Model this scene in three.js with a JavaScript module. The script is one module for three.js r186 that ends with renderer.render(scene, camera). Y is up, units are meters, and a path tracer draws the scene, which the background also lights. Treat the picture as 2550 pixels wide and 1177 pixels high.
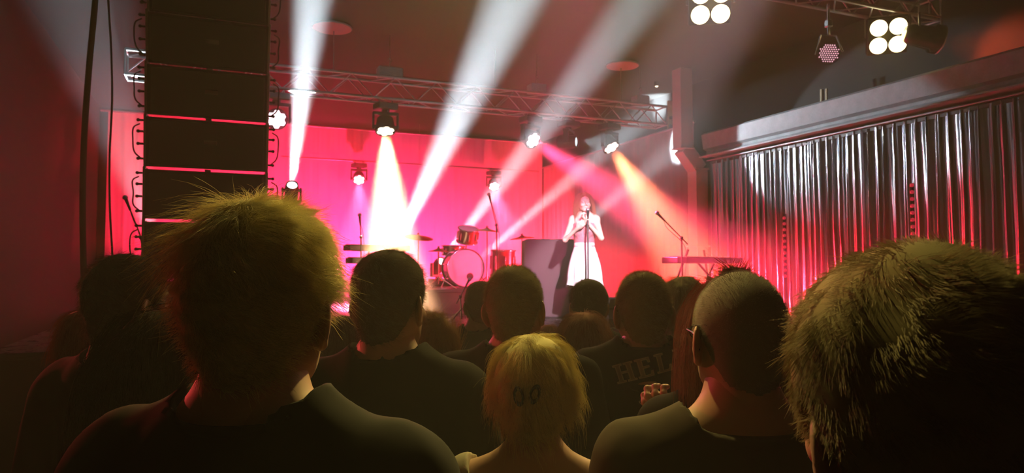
import * as THREE from 'three';
import { mergeGeometries, mergeVertices, toCreasedNormals } from 'three/addons/utils/BufferGeometryUtils.js';
import { RoundedBoxGeometry } from 'three/addons/geometries/RoundedBoxGeometry.js';
import { ImprovedNoise } from 'three/addons/math/ImprovedNoise.js';

// ---------------------------------------------------------------- camera, haze, exposure
// The hall is axis aligned: x runs along the stage, -z points to the stage, y is up.
// The photographer stands in the crowd near the left side of the hall and looks to the right, at the singer.
const scene = new THREE.Scene();
scene.background = new THREE.Color(0x000000);
const FOCAL = 1750, W = 2550, H = 1177, YAW = 23 * Math.PI / 180, PITCH = 2.5 * Math.PI / 180, EYE = 1.72;
const camera = new THREE.PerspectiveCamera(2 * Math.atan(H / 2 / FOCAL) * 180 / Math.PI, W / H, 0.05, 80);
camera.position.set(0, EYE, 0);
camera.rotation.order = 'YXZ';
camera.rotation.set(PITCH, -YAW, 0);
camera.updateMatrixWorld(true);
camera.focus = 1.05; camera.userData.fStop = 13;
scene.fog = new THREE.FogExp2(0xffffff, 0.024);          // stage haze
const renderer = new THREE.WebGLRenderer({ antialias: true });
renderer.toneMapping = THREE.LinearToneMapping;
renderer.toneMappingExposure = 0.8;
renderer.shadowMap.enabled = true;

// ---------------------------------------------------------------- helpers
const V = (x, y, z) => new THREE.Vector3(x, y, z);
let seedState = 12345;
const rnd = () => { seedState = (seedState * 1664525 + 1013904223) >>> 0; return seedState / 4294967296; };
const rr = (a, b) => a + (b - a) * rnd();
const noise3 = new ImprovedNoise();
// a place in the hall from where it shows in the survey picture and how far it is along the view axis
const place = (px, py, d) => V((px - W / 2) / FOCAL * d, -(py - H / 2) / FOCAL * d, -d).applyMatrix4(camera.matrixWorld);
const names = {};
function numbered(name) { const n = names[name] = (names[name] ?? -1) + 1; return n ? name + '_' + String(n).padStart(3, '0') : name; }
function thing(name, label, category, pos = [0, 0, 0], turn = 0, group) {
  const o = new THREE.Group(); o.name = numbered(name); scene.add(o);
  o.position.set(...pos); o.rotation.y = turn; o.userData = { label, category };
  if (group) o.userData.group = group;
  return o;
}
function mesh(name, geo, mat, parent) {
  const g = Array.isArray(geo) ? (geo.length > 1 ? mergeGeometries(geo.map((x) => { const y = x.index ? x.toNonIndexed() : x; for (const k of Object.keys(y.attributes)) if (!['position', 'normal', 'uv'].includes(k)) y.deleteAttribute(k); return y; })) : geo[0]) : geo;
  const m = new THREE.Mesh(g, mat); m.name = name; m.castShadow = m.receiveShadow = true;
  parent.add(m); return m;
}
function single(name, geo, mat, label, category, group) {
  const m = mesh(numbered(name), geo, mat, scene); m.userData = { label, category };
  if (group) m.userData.group = group;
  return m;
}
function struct(name, geo, mat, label, parent) {
  const m = mesh(name, geo, mat, parent ?? scene);
  if (!parent) m.userData = { kind: 'structure', label };
  return m;
}
const box = (w, h, d, x = 0, y = 0, z = 0, r = 0) => { const g = r ? new RoundedBoxGeometry(w, h, d, 2, r) : new THREE.BoxGeometry(w, h, d); g.translate(x, y, z); return g; };
const cyl = (r1, r2, h, x = 0, y = 0, z = 0, n = 20) => { const g = new THREE.CylinderGeometry(r1, r2, h, n); g.translate(x, y, z); return g; };
function rod(a, b, r, n = 8, r2 = r) {                         // a round bar from a to b
  const d = b.clone().sub(a), g = new THREE.CylinderGeometry(r2, r, d.length(), n);
  g.translate(0, d.length() / 2, 0);
  g.applyQuaternion(new THREE.Quaternion().setFromUnitVectors(V(0, 1, 0), d.normalize()));
  g.translate(a.x, a.y, a.z); return g;
}
const tube = (pts, r, seg = 32, n = 6, closed = false) => new THREE.TubeGeometry(new THREE.CatmullRomCurve3(pts, closed), seg, r, n, closed);
const lathe = (pts, n = 28) => new THREE.LatheGeometry(pts.map(([x, y]) => new THREE.Vector2(x, y)), n);
const std = (rgb, roughness = 0.7, metalness = 0, more = {}) => { const m = new THREE.MeshStandardMaterial({ roughness, metalness, ...more }); m.color.setRGB(...rgb); return m; };
const phys = (rgb, more = {}) => { const m = new THREE.MeshPhysicalMaterial(more); m.color.setRGB(...rgb); return m; };
function glow(rgb, strength) { const m = new THREE.MeshStandardMaterial({ color: 0x111111, roughness: 0.4 }); m.emissive.setRGB(...rgb); m.emissiveIntensity = strength; return m; }
function noiseTexture(size, fn, srgb = false) {
  const data = new Uint8Array(size * size * 4);
  for (let y = 0; y < size; y++) for (let x = 0; x < size; x++) {
    const c = fn(x / size, y / size), o = (y * size + x) * 4;
    for (let k = 0; k < 3; k++) data[o + k] = Math.max(0, Math.min(255, (Array.isArray(c) ? c[k] : c) * 255));
    data[o + 3] = 255;
  }
  const t = new THREE.DataTexture(data, size, size); t.wrapS = t.wrapT = THREE.RepeatWrapping; t.magFilter = THREE.LinearFilter;
  if (srgb) t.colorSpace = THREE.SRGBColorSpace;
  t.needsUpdate = true; return t;
}
// a noise that repeats after one turn of u and v
const loopNoise = (u, v, f, s = 0) => { const a = u * 2 * Math.PI, b = v * 2 * Math.PI, k = f / (2 * Math.PI); return noise3.noise(Math.cos(a) * k + s, Math.sin(a) * k + Math.cos(b) * k + 7.3, Math.sin(b) * k + s * 1.7); };
function spot(parent, at, to, rgb, intensity, halfAngle, penumbra = 0.4, size = 2) {
  const l = new THREE.SpotLight(); l.color.setRGB(...rgb); l.intensity = intensity; l.angle = halfAngle * Math.PI / 180; l.penumbra = penumbra;
  l.position.copy(at); l.target.position.copy(to); l.castShadow = true; l.shadow.radius = size; l.name = 'beam';
  parent.add(l); parent.add(l.target); return l;
}

// ---------------------------------------------------------------- shared materials
const clothBump = noiseTexture(256, (u, v) => 0.5 + 0.25 * Math.sin(u * 2 * Math.PI * 64) * Math.sin(v * 2 * Math.PI * 64) + 0.3 * loopNoise(u, v, 30));
const scuff = noiseTexture(512, (u, v) => 0.62 + 0.3 * loopNoise(u, v, 14) + 0.2 * loopNoise(u, v, 60, 3));
const plaster = noiseTexture(256, (u, v) => { const n = 0.93 + 0.09 * loopNoise(u, v, 9) + 0.06 * loopNoise(u, v, 40, 5); return [n, n, n * 0.99]; }, true);
const M = {
  floor: std([0.035, 0.03, 0.028], 0.6, 0, { roughnessMap: scuff }),
  deck: std([0.04, 0.04, 0.042], 0.5, 0, { roughnessMap: scuff }),
  ceiling: std([0.016, 0.015, 0.014], 0.9, 0, { map: plaster }),
  wall: std([0.008, 0.0075, 0.0075], 0.9, 0, { map: plaster }),
  backdrop: std([0.3, 0.29, 0.3], 0.95, 0, { bumpMap: clothBump, bumpScale: 0.001 }),
  white: std([0.34, 0.34, 0.35], 0.75, 0, { map: plaster }),
  duct: std([0.7, 0.69, 0.68], 0.6),
  disc: std([0.75, 0.36, 0.36], 0.8),
  beige: std([0.5, 0.42, 0.26], 0.8, 0, { map: plaster }),
  alu: std([0.62, 0.63, 0.65], 0.38, 0.9),
  chrome: std([0.8, 0.8, 0.82], 0.16, 1),
  steel: std([0.3, 0.3, 0.31], 0.45, 0.8),
  black: std([0.015, 0.015, 0.016], 0.5),
  blackGloss: std([0.012, 0.012, 0.014], 0.22),
  rubber: std([0.012, 0.012, 0.012], 0.75),
  grille: std([0.03, 0.02, 0.018], 0.6, 0.2),
  badge: std([0.2, 0.16, 0.14], 0.4, 0.4),
  satin: std([0.3, 0.3, 0.32], 0.26, 1),
  wood: std([0.12, 0.05, 0.025], 0.5),
  cloth: std([0.03, 0.026, 0.028], 0.95, 0, { bumpMap: clothBump, bumpScale: 0.001 }),
  coverCloth: std([0.06, 0.045, 0.05], 0.95, 0, { bumpMap: clothBump, bumpScale: 0.001 }),
  cymbal: std([0.75, 0.55, 0.25], 0.28, 1),
  drumShell: phys([0.05, 0.008, 0.012], { roughness: 0.25, clearcoat: 0.6 }),
  drumHead: std([0.72, 0.7, 0.7], 0.6),
  key: std([0.7, 0.7, 0.68], 0.35),
};

// ---------------------------------------------------------------- the hall
const X0 = -2.4, X1 = 8.6, Z0 = -18, Z1 = 4, TOP = 5.3, STAGE = 1.0, EDGE = -7.1;
const cx = (X0 + X1) / 2, cz = (Z0 + Z1) / 2, lx = X1 - X0, lz = Z1 - Z0;
struct('floor', box(lx + 0.4, 0.2, lz + 0.4, cx, -0.1, cz), M.floor, 'black painted floor of the hall under the crowd');
struct('ceiling', box(lx + 0.4, 0.2, lz + 0.4, cx, TOP + 0.1, cz), M.ceiling, 'dark ceiling over stage and crowd');
struct('wall_back', box(lx + 0.4, TOP, 0.2, cx, TOP / 2, Z0 - 0.1), M.wall, 'dark wall behind the stage backdrop');
struct('wall_left', box(0.2, TOP, lz, X0 - 0.1, TOP / 2, cz), M.wall, 'black side wall left of the hanging speakers');
struct('wall_right', box(0.2, TOP, lz, X1 + 0.1, TOP / 2, cz), M.wall, 'dark side wall behind the drapes and bulkhead');
struct('wall_rear', box(lx + 0.4, TOP, 0.2, cx, TOP / 2, Z1 + 0.1), M.wall, 'dark wall at the rear of the hall');
{
  const s = new THREE.Group(); s.name = 'floor_stage'; s.userData = { kind: 'structure', label: 'black raised stage platform with a dark skirt' }; scene.add(s);
  // decks are platforms laid side by side
  for (let i = 0; i < 6; i++) for (let j = 0; j < 5; j++) mesh('deck_panel', box(1.59, 0.06, 1.99, -1.75 + i * 1.6 + 0.8, STAGE - 0.03, EDGE - 1 - j * 2, 0.006), M.deck, s);
  mesh('skirt', box(9.6, STAGE - 0.06, 0.03, 3.05, (STAGE - 0.06) / 2, EDGE - 0.03), M.cloth, s);
  mesh('skirt', box(0.03, STAGE - 0.06, 9.8, -1.72, (STAGE - 0.06) / 2, EDGE - 4.95), M.cloth, s);
}
// the backdrop: a full-width pleated cloth on a pipe
function pleated(w, h, pleats, depth, seed, nx, ny = 10, gather = 0.25) {
  const g = new THREE.PlaneGeometry(w, h, nx, ny), p = g.attributes.position;
  for (let i = 0; i < p.count; i++) {
    const x = p.getX(i), y = p.getY(i), k = (y + h / 2) / h, u = x / w + 0.5;
    const ph = u * pleats * 2 * Math.PI + 1.8 * noise3.noise(u * pleats * 0.7, k * 0.8, seed) + 0.6 * noise3.noise(u * pleats * 0.3, k * 2.5, seed + 9);
    const amp = depth * (1 - gather * k) * (0.75 + 0.5 * noise3.noise(u * pleats * 0.5, 3.1, seed + 4));
    p.setZ(i, Math.sin(ph) * amp + 0.3 * depth * Math.sin(2.3 * ph + 4 * k) + 0.012 * noise3.noise(x * 3, y * 2, seed));
    p.setX(i, x + Math.cos(ph) * depth * 0.35);
  }
  g.computeVertexNormals(); return g;
}
{
  const t = thing('backdrop_curtain', 'wide pleated cloth backdrop behind the drums, lit red', 'curtain', [cx, 0, Z0 + 0.35]);
  mesh('cloth', pleated(lx - 0.4, 5.1, 40, 0.014, 2, 420, 8).translate(0, 2.6, 0), M.backdrop, t);
  mesh('pipe', rod(V(-lx / 2 + 0.05, 5.17, 0), V(lx / 2 - 0.05, 5.17, 0), 0.025), M.steel, t);
}
{
  const t = thing('side_curtain', 'grey cloth side curtain between the backdrop and the duct, lit red', 'curtain', [8.35, 0, -14.15], -Math.PI / 2);
  mesh('cloth', pleated(6.6, 4.4, 26, 0.016, 6, 260, 8).translate(0, 2.25, 0), M.backdrop, t);
  mesh('pipe', rod(V(-3.35, 4.47, 0), V(3.35, 4.47, 0), 0.025), M.steel, t);
}
// round discs on the ceiling
for (const [x, l] of [[1.56, 'round pink ceiling disc, nearer the hanging speakers'], [6.57, 'round pink ceiling disc, above the rightmost stage lamp']]) {
  const t = thing('ceiling_disc', l, 'ceiling panel', [x, TOP - 0.035, -10.5], 0, 'pink discs on the ceiling');
  mesh('panel', cyl(0.28, 0.28, 0.03, 0, 0, 0, 40), M.disc, t);
  mesh('rim', new THREE.TorusGeometry(0.283, 0.012, 8, 40).rotateX(Math.PI / 2), M.white, t);
  mesh('stem', cyl(0.02, 0.02, 0.04, 0, 0.03, 0, 10), M.steel, t);
}
// small warm downlights
for (const [z, l] of [[-11.3, 'tiny warm ceiling downlight, the farther of the pair'], [-10.5, 'tiny warm ceiling downlight, the nearer of the pair']]) {
  const t = thing('ceiling_downlight', l, 'downlight', [7.84, TOP - 0.05, z], 0, 'small downlights by the right wall');
  mesh('can', lathe([[0.0, 0.05], [0.05, 0.05], [0.055, -0.03], [0.045, -0.035], [0.04, 0.0]], 16), M.black, t);
  mesh('lamp', new THREE.SphereGeometry(0.032, 8, 5).translate(0, -0.02, 0), glow([1, 0.85, 0.55], 6), t);
  const l2 = new THREE.PointLight(0xffd9a0, 0.25); l2.position.set(0, -0.02, 0); l2.castShadow = true; t.add(l2);
}
// the bulkhead over the drapes on the right wall
{
  const s = new THREE.Group(); s.name = 'trim_1'; s.userData = { kind: 'structure', label: 'pale boxed bulkhead running along the right wall above the drapes' }; scene.add(s);
  const prof = new THREE.Shape([[0, 0], [0.60, 0], [0.60, 0.42], [0.0, 0.42], [-0.06, 0.38], [-0.02, 0.13], [0.05, 0.10], [0.05, 0.06]].map(([x, y]) => new THREE.Vector2(x, y)));
  const g = new THREE.ExtrudeGeometry(prof, { depth: 14, bevelEnabled: false }); g.translate(8.0, 3.68, -10.1);
  mesh('fascia', g, M.white, s);
  mesh('ledge', box(0.16, 0.025, 14, 7.96, 3.665, -3.1, 0.006), M.white, s);
  mesh('curtain_rail', rod(V(8.02, 3.6, -10.05), V(8.02, 3.6, 3.9), 0.015), M.steel, s);
}
single('wall_bracket', [box(0.05, 0.2, 0.03, 0, 0.1, 0, 0.005), box(0.03, 0.24, 0.03, 0.09, 0.1, 0, 0.005), box(0.14, 0.03, 0.04, 0.05, 0.015, 0, 0.005)], M.beige, 'small pale metal bracket standing on top of the bulkhead', 'bracket').position.set(8.1, 4.1, -7.55);
// the drapes under the bulkhead: shiny black satin lengths side by side
{
  const w = 1.15, words = ['next to the bent white duct', 'second from the bent white duct', 'third from the bent white duct', 'fourth from the bent white duct', 'fifth from the bent white duct', 'sixth from the bent white duct', 'seventh from the bent white duct', 'eighth from the bent white duct'];
  for (let i = 0; i < 8; i++) {
    const t = thing('satin_drape', 'shiny black satin drape hanging under the bulkhead, ' + words[i], 'drape', [8.06 + (i % 2) * 0.03, 0, -10 + w * (i + 0.5)], -Math.PI / 2, 'satin drapes along the right wall');
    mesh('cloth', pleated(w * 1.02, 3.55, 8 + (i % 3), 0.026, 11 + i * 3.7, 150, 26, 0.1).translate(0, 1.8, 0), M.satin, t);
    mesh('heading_tape', box(w, 0.05, 0.02, 0, 3.56, -0.005, 0.004), M.black, t);
  }
}
// the bent duct at the far end of the drapes
{
  const d = 0.26, pts = [V(7.78, TOP, -10.42), V(7.78, 3.86, -10.42), V(8.1, 3.5, -10.42), V(8.1, 0.95, -10.42)];
  const t = thing('ventilation_duct', 'pale square ventilation duct with a bend, coming down beside the drapes', 'duct', [0, 0, 0]);
  for (let i = 0; i < 3; i++) {
    const a = pts[i], b = pts[i + 1], dir = b.clone().sub(a), L = dir.length();
    const g = new RoundedBoxGeometry(d, L + (i === 1 ? 0.02 : 0.04), d, 1, 0.012);
    g.rotateZ(Math.atan2(dir.x, -dir.y)); g.translate((a.x + b.x) / 2, (a.y + b.y) / 2, a.z);
    mesh(i === 1 ? 'offset_section' : 'straight_section', g, M.duct, t);
  }
  for (const p of [pts[1], pts[2], V(8.1, 2.1, -10.42)]) mesh('flange', box(d + 0.04, 0.03, d + 0.04, p.x, p.y, p.z, 0.006), M.duct, t);
}
// the beige panel with a dark bracket high on the wall behind the duct
{
  const c = place(1700, 300, 14.2);
  const t = thing('window_panel', 'dim beige wall panel crossed by dark bars, high beside the duct', 'panel', [c.x, c.y - 0.4, c.z], -0.35);
  mesh('board', box(0.62, 0.8, 0.04, 0, 0.4, 0, 0.006), M.beige, t);
  mesh('upright_bar', box(0.07, 0.95, 0.05, -0.03, 0.4, 0.05, 0.01), M.black, t);
  for (const [y, a] of [[0.5, 0.22], [0.25, -0.1]]) { const g = box(0.6, 0.05, 0.05, 0, 0, 0, 0.01); g.rotateZ(a); g.translate(0, y, 0.06); mesh('cross_bar', g, M.black, t); }
  mesh('hanger_strap', box(0.05, TOP - (c.y + 0.35), 0.03, 0.2, (TOP - (c.y - 0.4) + 0.75) / 2, -0.03), M.steel, t);
}

// ---------------------------------------------------------------- trusses
function truss(label, x0, x1, y, z, s, bay, hangers) {
  const t = thing('lighting_truss', label, 'truss', [x0, y, z]);
  const L = x1 - x0, r = 0.022, c = [[0, 0], [s, 0], [0, -s], [s, -s]];       // y is the underside
  for (const [h, q] of c) mesh('chord', rod(V(0, h, q + s / 2), V(L, h, q + s / 2), r, 10), M.alu, t);
  const n = Math.round(L / bay);
  for (let i = 0; i < n; i++) {
    const a = i / n * L, b = (i + 1) / n * L, m = (a + b) / 2, h = s / 2;
    mesh('brace', rod(V(a, 0, h), V(m, s, h), 0.01, 6), M.alu, t); mesh('brace', rod(V(m, s, h), V(b, 0, h), 0.01, 6), M.alu, t);
    mesh('brace', rod(V(a, 0, -h), V(m, s, -h), 0.01, 6), M.alu, t); mesh('brace', rod(V(m, s, -h), V(b, 0, -h), 0.01, 6), M.alu, t);
    mesh('brace', rod(V(a, 0, h), V(m, 0, -h), 0.01, 6), M.alu, t); mesh('brace', rod(V(m, 0, -h), V(b, 0, h), 0.01, 6), M.alu, t);
    mesh('brace', rod(V(a, s, -h), V(m, s, h), 0.01, 6), M.alu, t);
  }
  for (const x of [0, L]) for (const [p, q] of [[[0, s / 2], [s, s / 2]], [[0, -s / 2], [s, -s / 2]], [[0, -s / 2], [0, s / 2]], [[s, -s / 2], [s, s / 2]]]) mesh('end_bar', rod(V(x, p[0], p[1]), V(x, q[0], q[1]), 0.014, 8), M.alu, t);
  for (const x of hangers) mesh('hanging_wire', rod(V(x - x0, s, 0), V(x - x0, TOP - y, 0), 0.008, 6), M.steel, t);
  return t;
}
const BT = { y: 4.27, z: -10.6, s: 0.33 }, FT = { y: 4.87, z: -6.15, s: 0.3 };
truss('silver box truss across the stage carrying the four pink lamps', -1.12, 7.45, BT.y, BT.z, BT.s, 0.66, [-0.8, 1.6, 4.2, 6.6]);
truss('silver box truss over the stage front carrying the warm blinders', 1.2, 8.5, FT.y, FT.z, FT.s, 0.6, [1.6, 4.2, 6.4, 8.2]);
{
  const t = thing('lighting_pipe', 'thin dark pipe at the rear of the stage carrying two small pink lamps', 'pipe', [1.4, 4.28, -17.0]);
  mesh('tube', rod(V(0, 0, 0), V(6.6, 0, 0), 0.025, 10), M.steel, t);
  for (const x of [0.4, 3.3, 6.2]) mesh('hanging_wire', rod(V(x, 0, 0), V(x, TOP - 4.28, 0), 0.006, 6), M.steel, t);
}
for (const [x, w, l] of [[2.45, 0.38, 'pale box on the stage truss, above the yellow-white lamp'], [4.95, 0.28, 'pale box on the stage truss, in its middle'], [7.0, 0.26, 'pale box on the stage truss, at its right end']]) {
  const t = thing('hoist_box', l, 'hoist', [x, BT.y + BT.s + 0.024, BT.z], 0, 'hoists on the stage truss');
  mesh('housing', box(w, 0.16, 0.22, 0, 0.08, 0, 0.02), M.white, t);
  mesh('hook', tube([V(0, 0.16, 0), V(0, 0.24, 0), V(0.03, 0.28, 0), V(0, 0.31, 0), V(-0.02, 0.29, 0)], 0.009, 14, 6), M.steel, t);
  mesh('chain', rod(V(0, 0.3, 0), V(0, TOP - BT.y - BT.s - 0.024, 0), 0.006, 6), M.steel, t);
}

// ---------------------------------------------------------------- moving heads
const hexShape = (r) => { const s = new THREE.Shape(); for (let k = 0; k < 6; k++) { const a = k * Math.PI / 3; s[k ? 'lineTo' : 'moveTo'](Math.cos(a) * r, Math.sin(a) * r); } s.closePath(); return s; };
const hexLens = new THREE.CylinderGeometry(0.044, 0.05, 0.016, 6).rotateX(-Math.PI / 2).rotateZ(Math.PI / 2).translate(0, 0, 0.006);
const headShape = lathe([[0, -0.17], [0.09, -0.17], [0.125, -0.14], [0.14, -0.03], [0.152, 0.03], [0.156, 0.065], [0.15, 0.075], [0.142, 0.06], [0, 0.055]], 30).rotateX(Math.PI / 2);
const spotHead = lathe([[0, -0.2], [0.085, -0.2], [0.11, -0.16], [0.115, 0.06], [0.1, 0.13], [0.098, 0.15], [0.088, 0.148], [0.086, 0.125], [0, 0.12]], 26).rotateX(Math.PI / 2);
const yokeShape = (w, len) => [box(0.03, len, 0.09, -w, len / 2, 0, 0.012), box(0.03, len, 0.09, w, len / 2, 0, 0.012), box(w * 2 + 0.03, 0.05, 0.11, 0, 0.02, 0, 0.015), cyl(0.055, 0.06, 0.05, 0, -0.02, 0, 18), rod(V(-w - 0.02, len - 0.045, 0), V(-w + 0.05, len - 0.045, 0), 0.03, 14), rod(V(w + 0.02, len - 0.045, 0), V(w - 0.05, len - 0.045, 0), 0.03, 14)];
// hung: base up under the truss; standing: base down on the floor. p is the pivot of the head
function movingHead(name, label, group, p, target, hung, lensMat, kind, hangTo) {
  const up = hung ? 1 : -1, arm = kind === 'wash' ? 0.27 : 0.25, off = arm - 0.045 + 0.045;
  const t = thing(name, label, 'stage light', [p.x, p.y, p.z], 0, group);
  const dir = target.clone().sub(p).normalize(), yaw = Math.atan2(dir.x, dir.z);
  const place2 = (g) => { g = (Array.isArray(g) ? mergeGeometries(g.map((x) => x.index ? x.toNonIndexed() : x)) : g); g.translate(0, -arm + 0.045, 0); if (hung) g.rotateX(Math.PI); g.rotateY(yaw); return g; };
  mesh('yoke', place2(yokeShape(kind === 'wash' ? 0.185 : 0.145, arm)), M.black, t);
  const b = mesh('base', box(0.32, 0.1, 0.26, 0, up * (arm + 0.045), 0, 0.02).rotateY(0.2), M.black, t);
  if (hung) {
    for (const s of [-0.1, 0.1]) mesh('clamp', [box(0.03, Math.max(0.04, hangTo - p.y - arm - 0.095), 0.05, s, (arm + 0.095 + hangTo - p.y) / 2, 0), new THREE.TorusGeometry(0.032, 0.009, 6, 14).rotateY(Math.PI / 2).translate(s, hangTo - p.y + 0.002, 0)], M.steel, t);
  }
  const q = new THREE.Quaternion().setFromUnitVectors(V(0, 0, 1), dir);
  const head = mesh('head', (kind === 'wash' ? headShape : spotHead).clone().applyQuaternion(q), M.black, t);
  if (kind === 'wash') {
    for (let k = 0; k < 7; k++) {
      const a = k * Math.PI / 3 + Math.PI / 6, r = k < 6 ? 0.0865 : 0;
      mesh('lens', hexLens.clone().translate(Math.cos(a) * r, Math.sin(a) * r, 0.06).applyQuaternion(q), lensMat, head);
    }
  } else mesh('lens', new THREE.SphereGeometry(0.085, 12, 3, 0, 2 * Math.PI, 0, Math.PI / 2).scale(1, 0.25, 1).rotateX(Math.PI / 2).translate(0, 0, 0.122).applyQuaternion(q), lensMat, head);
  return { t, dir, mouth: dir.clone().multiplyScalar(kind === 'wash' ? 0.12 : 0.18) };
}
function beam(f, p, target, rgb, intensity, half, penumbra, size) {
  const l = spot(f.t, f.mouth, target.clone().sub(p), rgb, intensity, half, penumbra, size); return l;
}
const G = 'pink lamps on the stage truss';
const washLamps = [
  { x: 0.8, to: V(0.9, 1.2, -1.2), rgb: [1, 0.09, 0.18], i: 80, a: 14, lens: [1, 0.62, 0.72], l: 'glowing pink lamp on the stage truss, leftmost, beside the hanging speakers' },
  { x: 2.39, to: V(2.32, 1.0, -9.6), rgb: [1, 0.5, 0.24], i: 17000, a: 14, lens: [1, 0.86, 0.6], l: 'yellow-white glowing lamp on the stage truss shining straight down' },
  { x: 4.84, to: V(6.3, 1.3, -6.6), rgb: [1, 0.04, 0.13], i: 8000, a: 10, lens: [1, 0.6, 0.7], l: 'glowing pink lamp on the stage truss, third from left, throwing a red beam right' },
  { x: 6.36, to: V(7.1, 1.0, -8.6), rgb: [1, 0.2, 0.08], i: 7200, a: 15, lens: [1, 0.72, 0.62], l: 'glowing lamp on the stage truss, rightmost, with a wide orange-pink beam' },
];
for (const w of washLamps) {
  const p = V(w.x, 3.86, BT.z), f = movingHead('wash_light', w.l, G, p, w.to, true, glow(w.lens, 5), 'wash', BT.y - 0.03);
  beam(f, p, w.to, w.rgb, w.i, w.a, 0.5, 4);
}
for (const [x, to, l] of [[3.2, V(2.7, 1, -13.6), 'small glowing pink lamp at the rear of the stage, left of the drums'], [6.7, V(6.0, 1, -13.6), 'small glowing pink lamp at the rear of the stage, above the drum microphones']]) {
  const p = V(x, 3.86, -17), f = movingHead('wash_light', l, 'pink lamps at the rear', p, to, true, glow([1, 0.7, 0.78], 5), 'wash', 4.27);
  beam(f, p, to, [1, 0.1, 0.24], 3000, 15, 0.6, 4);
}
// white profile heads standing on cases at the rear of the stage
const cold = [0.78, 0.92, 1.0];
const profiles = [
  { p: V(1.18, 3.0, -12.2), to: V(1.1, 5.3, -9.0), i: 23000, a: 5, l: 'white spotlight behind the spiky blond head' },
  { p: V(2.95, 1.9, -12.5), to: V(3.44, 5.3, -7.7), i: 23000, a: 5, l: 'white spotlight left of the drums' },
  { p: V(3.85, 1.75, -12.55), to: V(5.0, 5.3, -7.2), i: 12000, a: 4, l: 'white spotlight behind the bass drum, steeper beam' },
  { p: V(4.5, 1.75, -12.55), to: V(8.3, 4.95, -12.3), i: 7500, a: 4.2, l: 'white spotlight behind the bass drum, flatter beam' },
  { p: V(5.55, 1.8, -11.9), to: V(8.4, 4.15, -11.3), i: 3400, a: 5, l: 'white spotlight beside the covered amplifier' },
  { p: V(-0.75, 1.75, -12.2), to: V(-1.6, 5.3, -9.6), i: 1000, a: 11, l: 'white spotlight behind the hanging speakers' },
];
for (const w of profiles) {
  const f = movingHead('profile_light', w.l, 'white profile spotlights', w.p, w.to, false, glow([0.9, 0.96, 1], 5), 'spot');
  beam(f, w.p, w.to, cold, w.i, w.a, 0.85, 3);
  const h = w.p.y - 0.345 - STAGE, c = thing('flight_case', 'black flight case carrying the ' + w.l, 'flight case', [w.p.x, STAGE, w.p.z], 0.1, 'flight cases under the spotlights');
  mesh('body', box(0.52, h - 0.05, 0.42, 0, h / 2 + 0.025, 0, 0.012), M.black, c);
  for (const [sx, sz] of [[-1, -1], [-1, 1], [1, -1], [1, 1]]) { mesh('edge_bar', box(0.03, h - 0.05, 0.03, sx * 0.25, h / 2 + 0.025, sz * 0.2, 0.004), M.alu, c); mesh('wheel', rod(V(sx * 0.2 - 0.012, 0.025, sz * 0.15), V(sx * 0.2 + 0.012, 0.025, sz * 0.15), 0.025, 12), M.rubber, c); }
  mesh('latch', box(0.06, 0.08, 0.02, 0, h * 0.7, 0.213, 0.004), M.alu, c);
}
// red floor pars washing the backdrop and the right side
function floorPar(label, p, target, rgb, intensity, half) {
  const t = thing('floor_par', label, 'stage light', [p.x, p.y, p.z], 0, 'red floor lamps'), dir = target.clone().sub(V(p.x, p.y + 0.16, p.z)).normalize(), q = new THREE.Quaternion().setFromUnitVectors(V(0, 0, 1), dir);
  const can = lathe([[0, -0.11], [0.08, -0.11], [0.1, -0.07], [0.105, 0.07], [0.098, 0.075], [0.095, 0.05], [0, 0.045]], 20).rotateX(Math.PI / 2).applyQuaternion(q).translate(0, 0.16, 0);
  mesh('can', can, M.black, t);
  mesh('lens', cyl(0.092, 0.092, 0.006, 0, 0, 0, 12).rotateX(Math.PI / 2).translate(0, 0, 0.052).applyQuaternion(q).translate(0, 0.16, 0), glow(rgb, 2), t);
  mesh('bracket', [box(0.02, 0.17, 0.04, -0.12, 0.085, 0, 0.004), box(0.02, 0.17, 0.04, 0.12, 0.085, 0, 0.004), box(0.26, 0.02, 0.16, 0, 0.01, 0, 0.004)].map((g) => g.rotateY(Math.atan2(dir.x, dir.z))), M.black, t);
  spot(t, dir.clone().multiplyScalar(0.1).add(V(0, 0.16, 0)), target.clone().sub(p), rgb, intensity, half, 0.8, 4);
}
floorPar('red floor lamp at the left end of the backdrop', V(0.4, STAGE, -15.4), V(0.2, 2.6, -18), [1, 0.02, 0.09], 500, 50);
floorPar('red floor lamp behind the keyboards washing the backdrop', V(3.0, STAGE, -15.4), V(3.0, 2.6, -18), [1, 0.02, 0.12], 640, 50);
floorPar('red floor lamp behind the drums washing the backdrop', V(5.4, STAGE, -15.4), V(5.4, 2.4, -18), [1, 0.02, 0.1], 640, 50);
floorPar('red floor lamp at the right end of the backdrop', V(7.4, STAGE, -15.2), V(8.4, 2.2, -17), [1, 0.02, 0.045], 850, 55);
floorPar('red floor lamp behind the right keyboard', V(6.9, STAGE, -11.3), V(8.1, 1.3, -9.0), [1, 0.012, 0.025], 3600, 25);
floorPar('red floor lamp at the foot of the duct', V(7.3, STAGE, -10.0), V(7.9, 0.6, -8.0), [1, 0.01, 0.02], 500, 26);
floorPar('red floor lamp at the right front of the stage, shining back across it', V(7.55, STAGE, -8.5), V(6.0, 1.4, -10.2), [1, 0.012, 0.03], 3600, 28);
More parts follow.
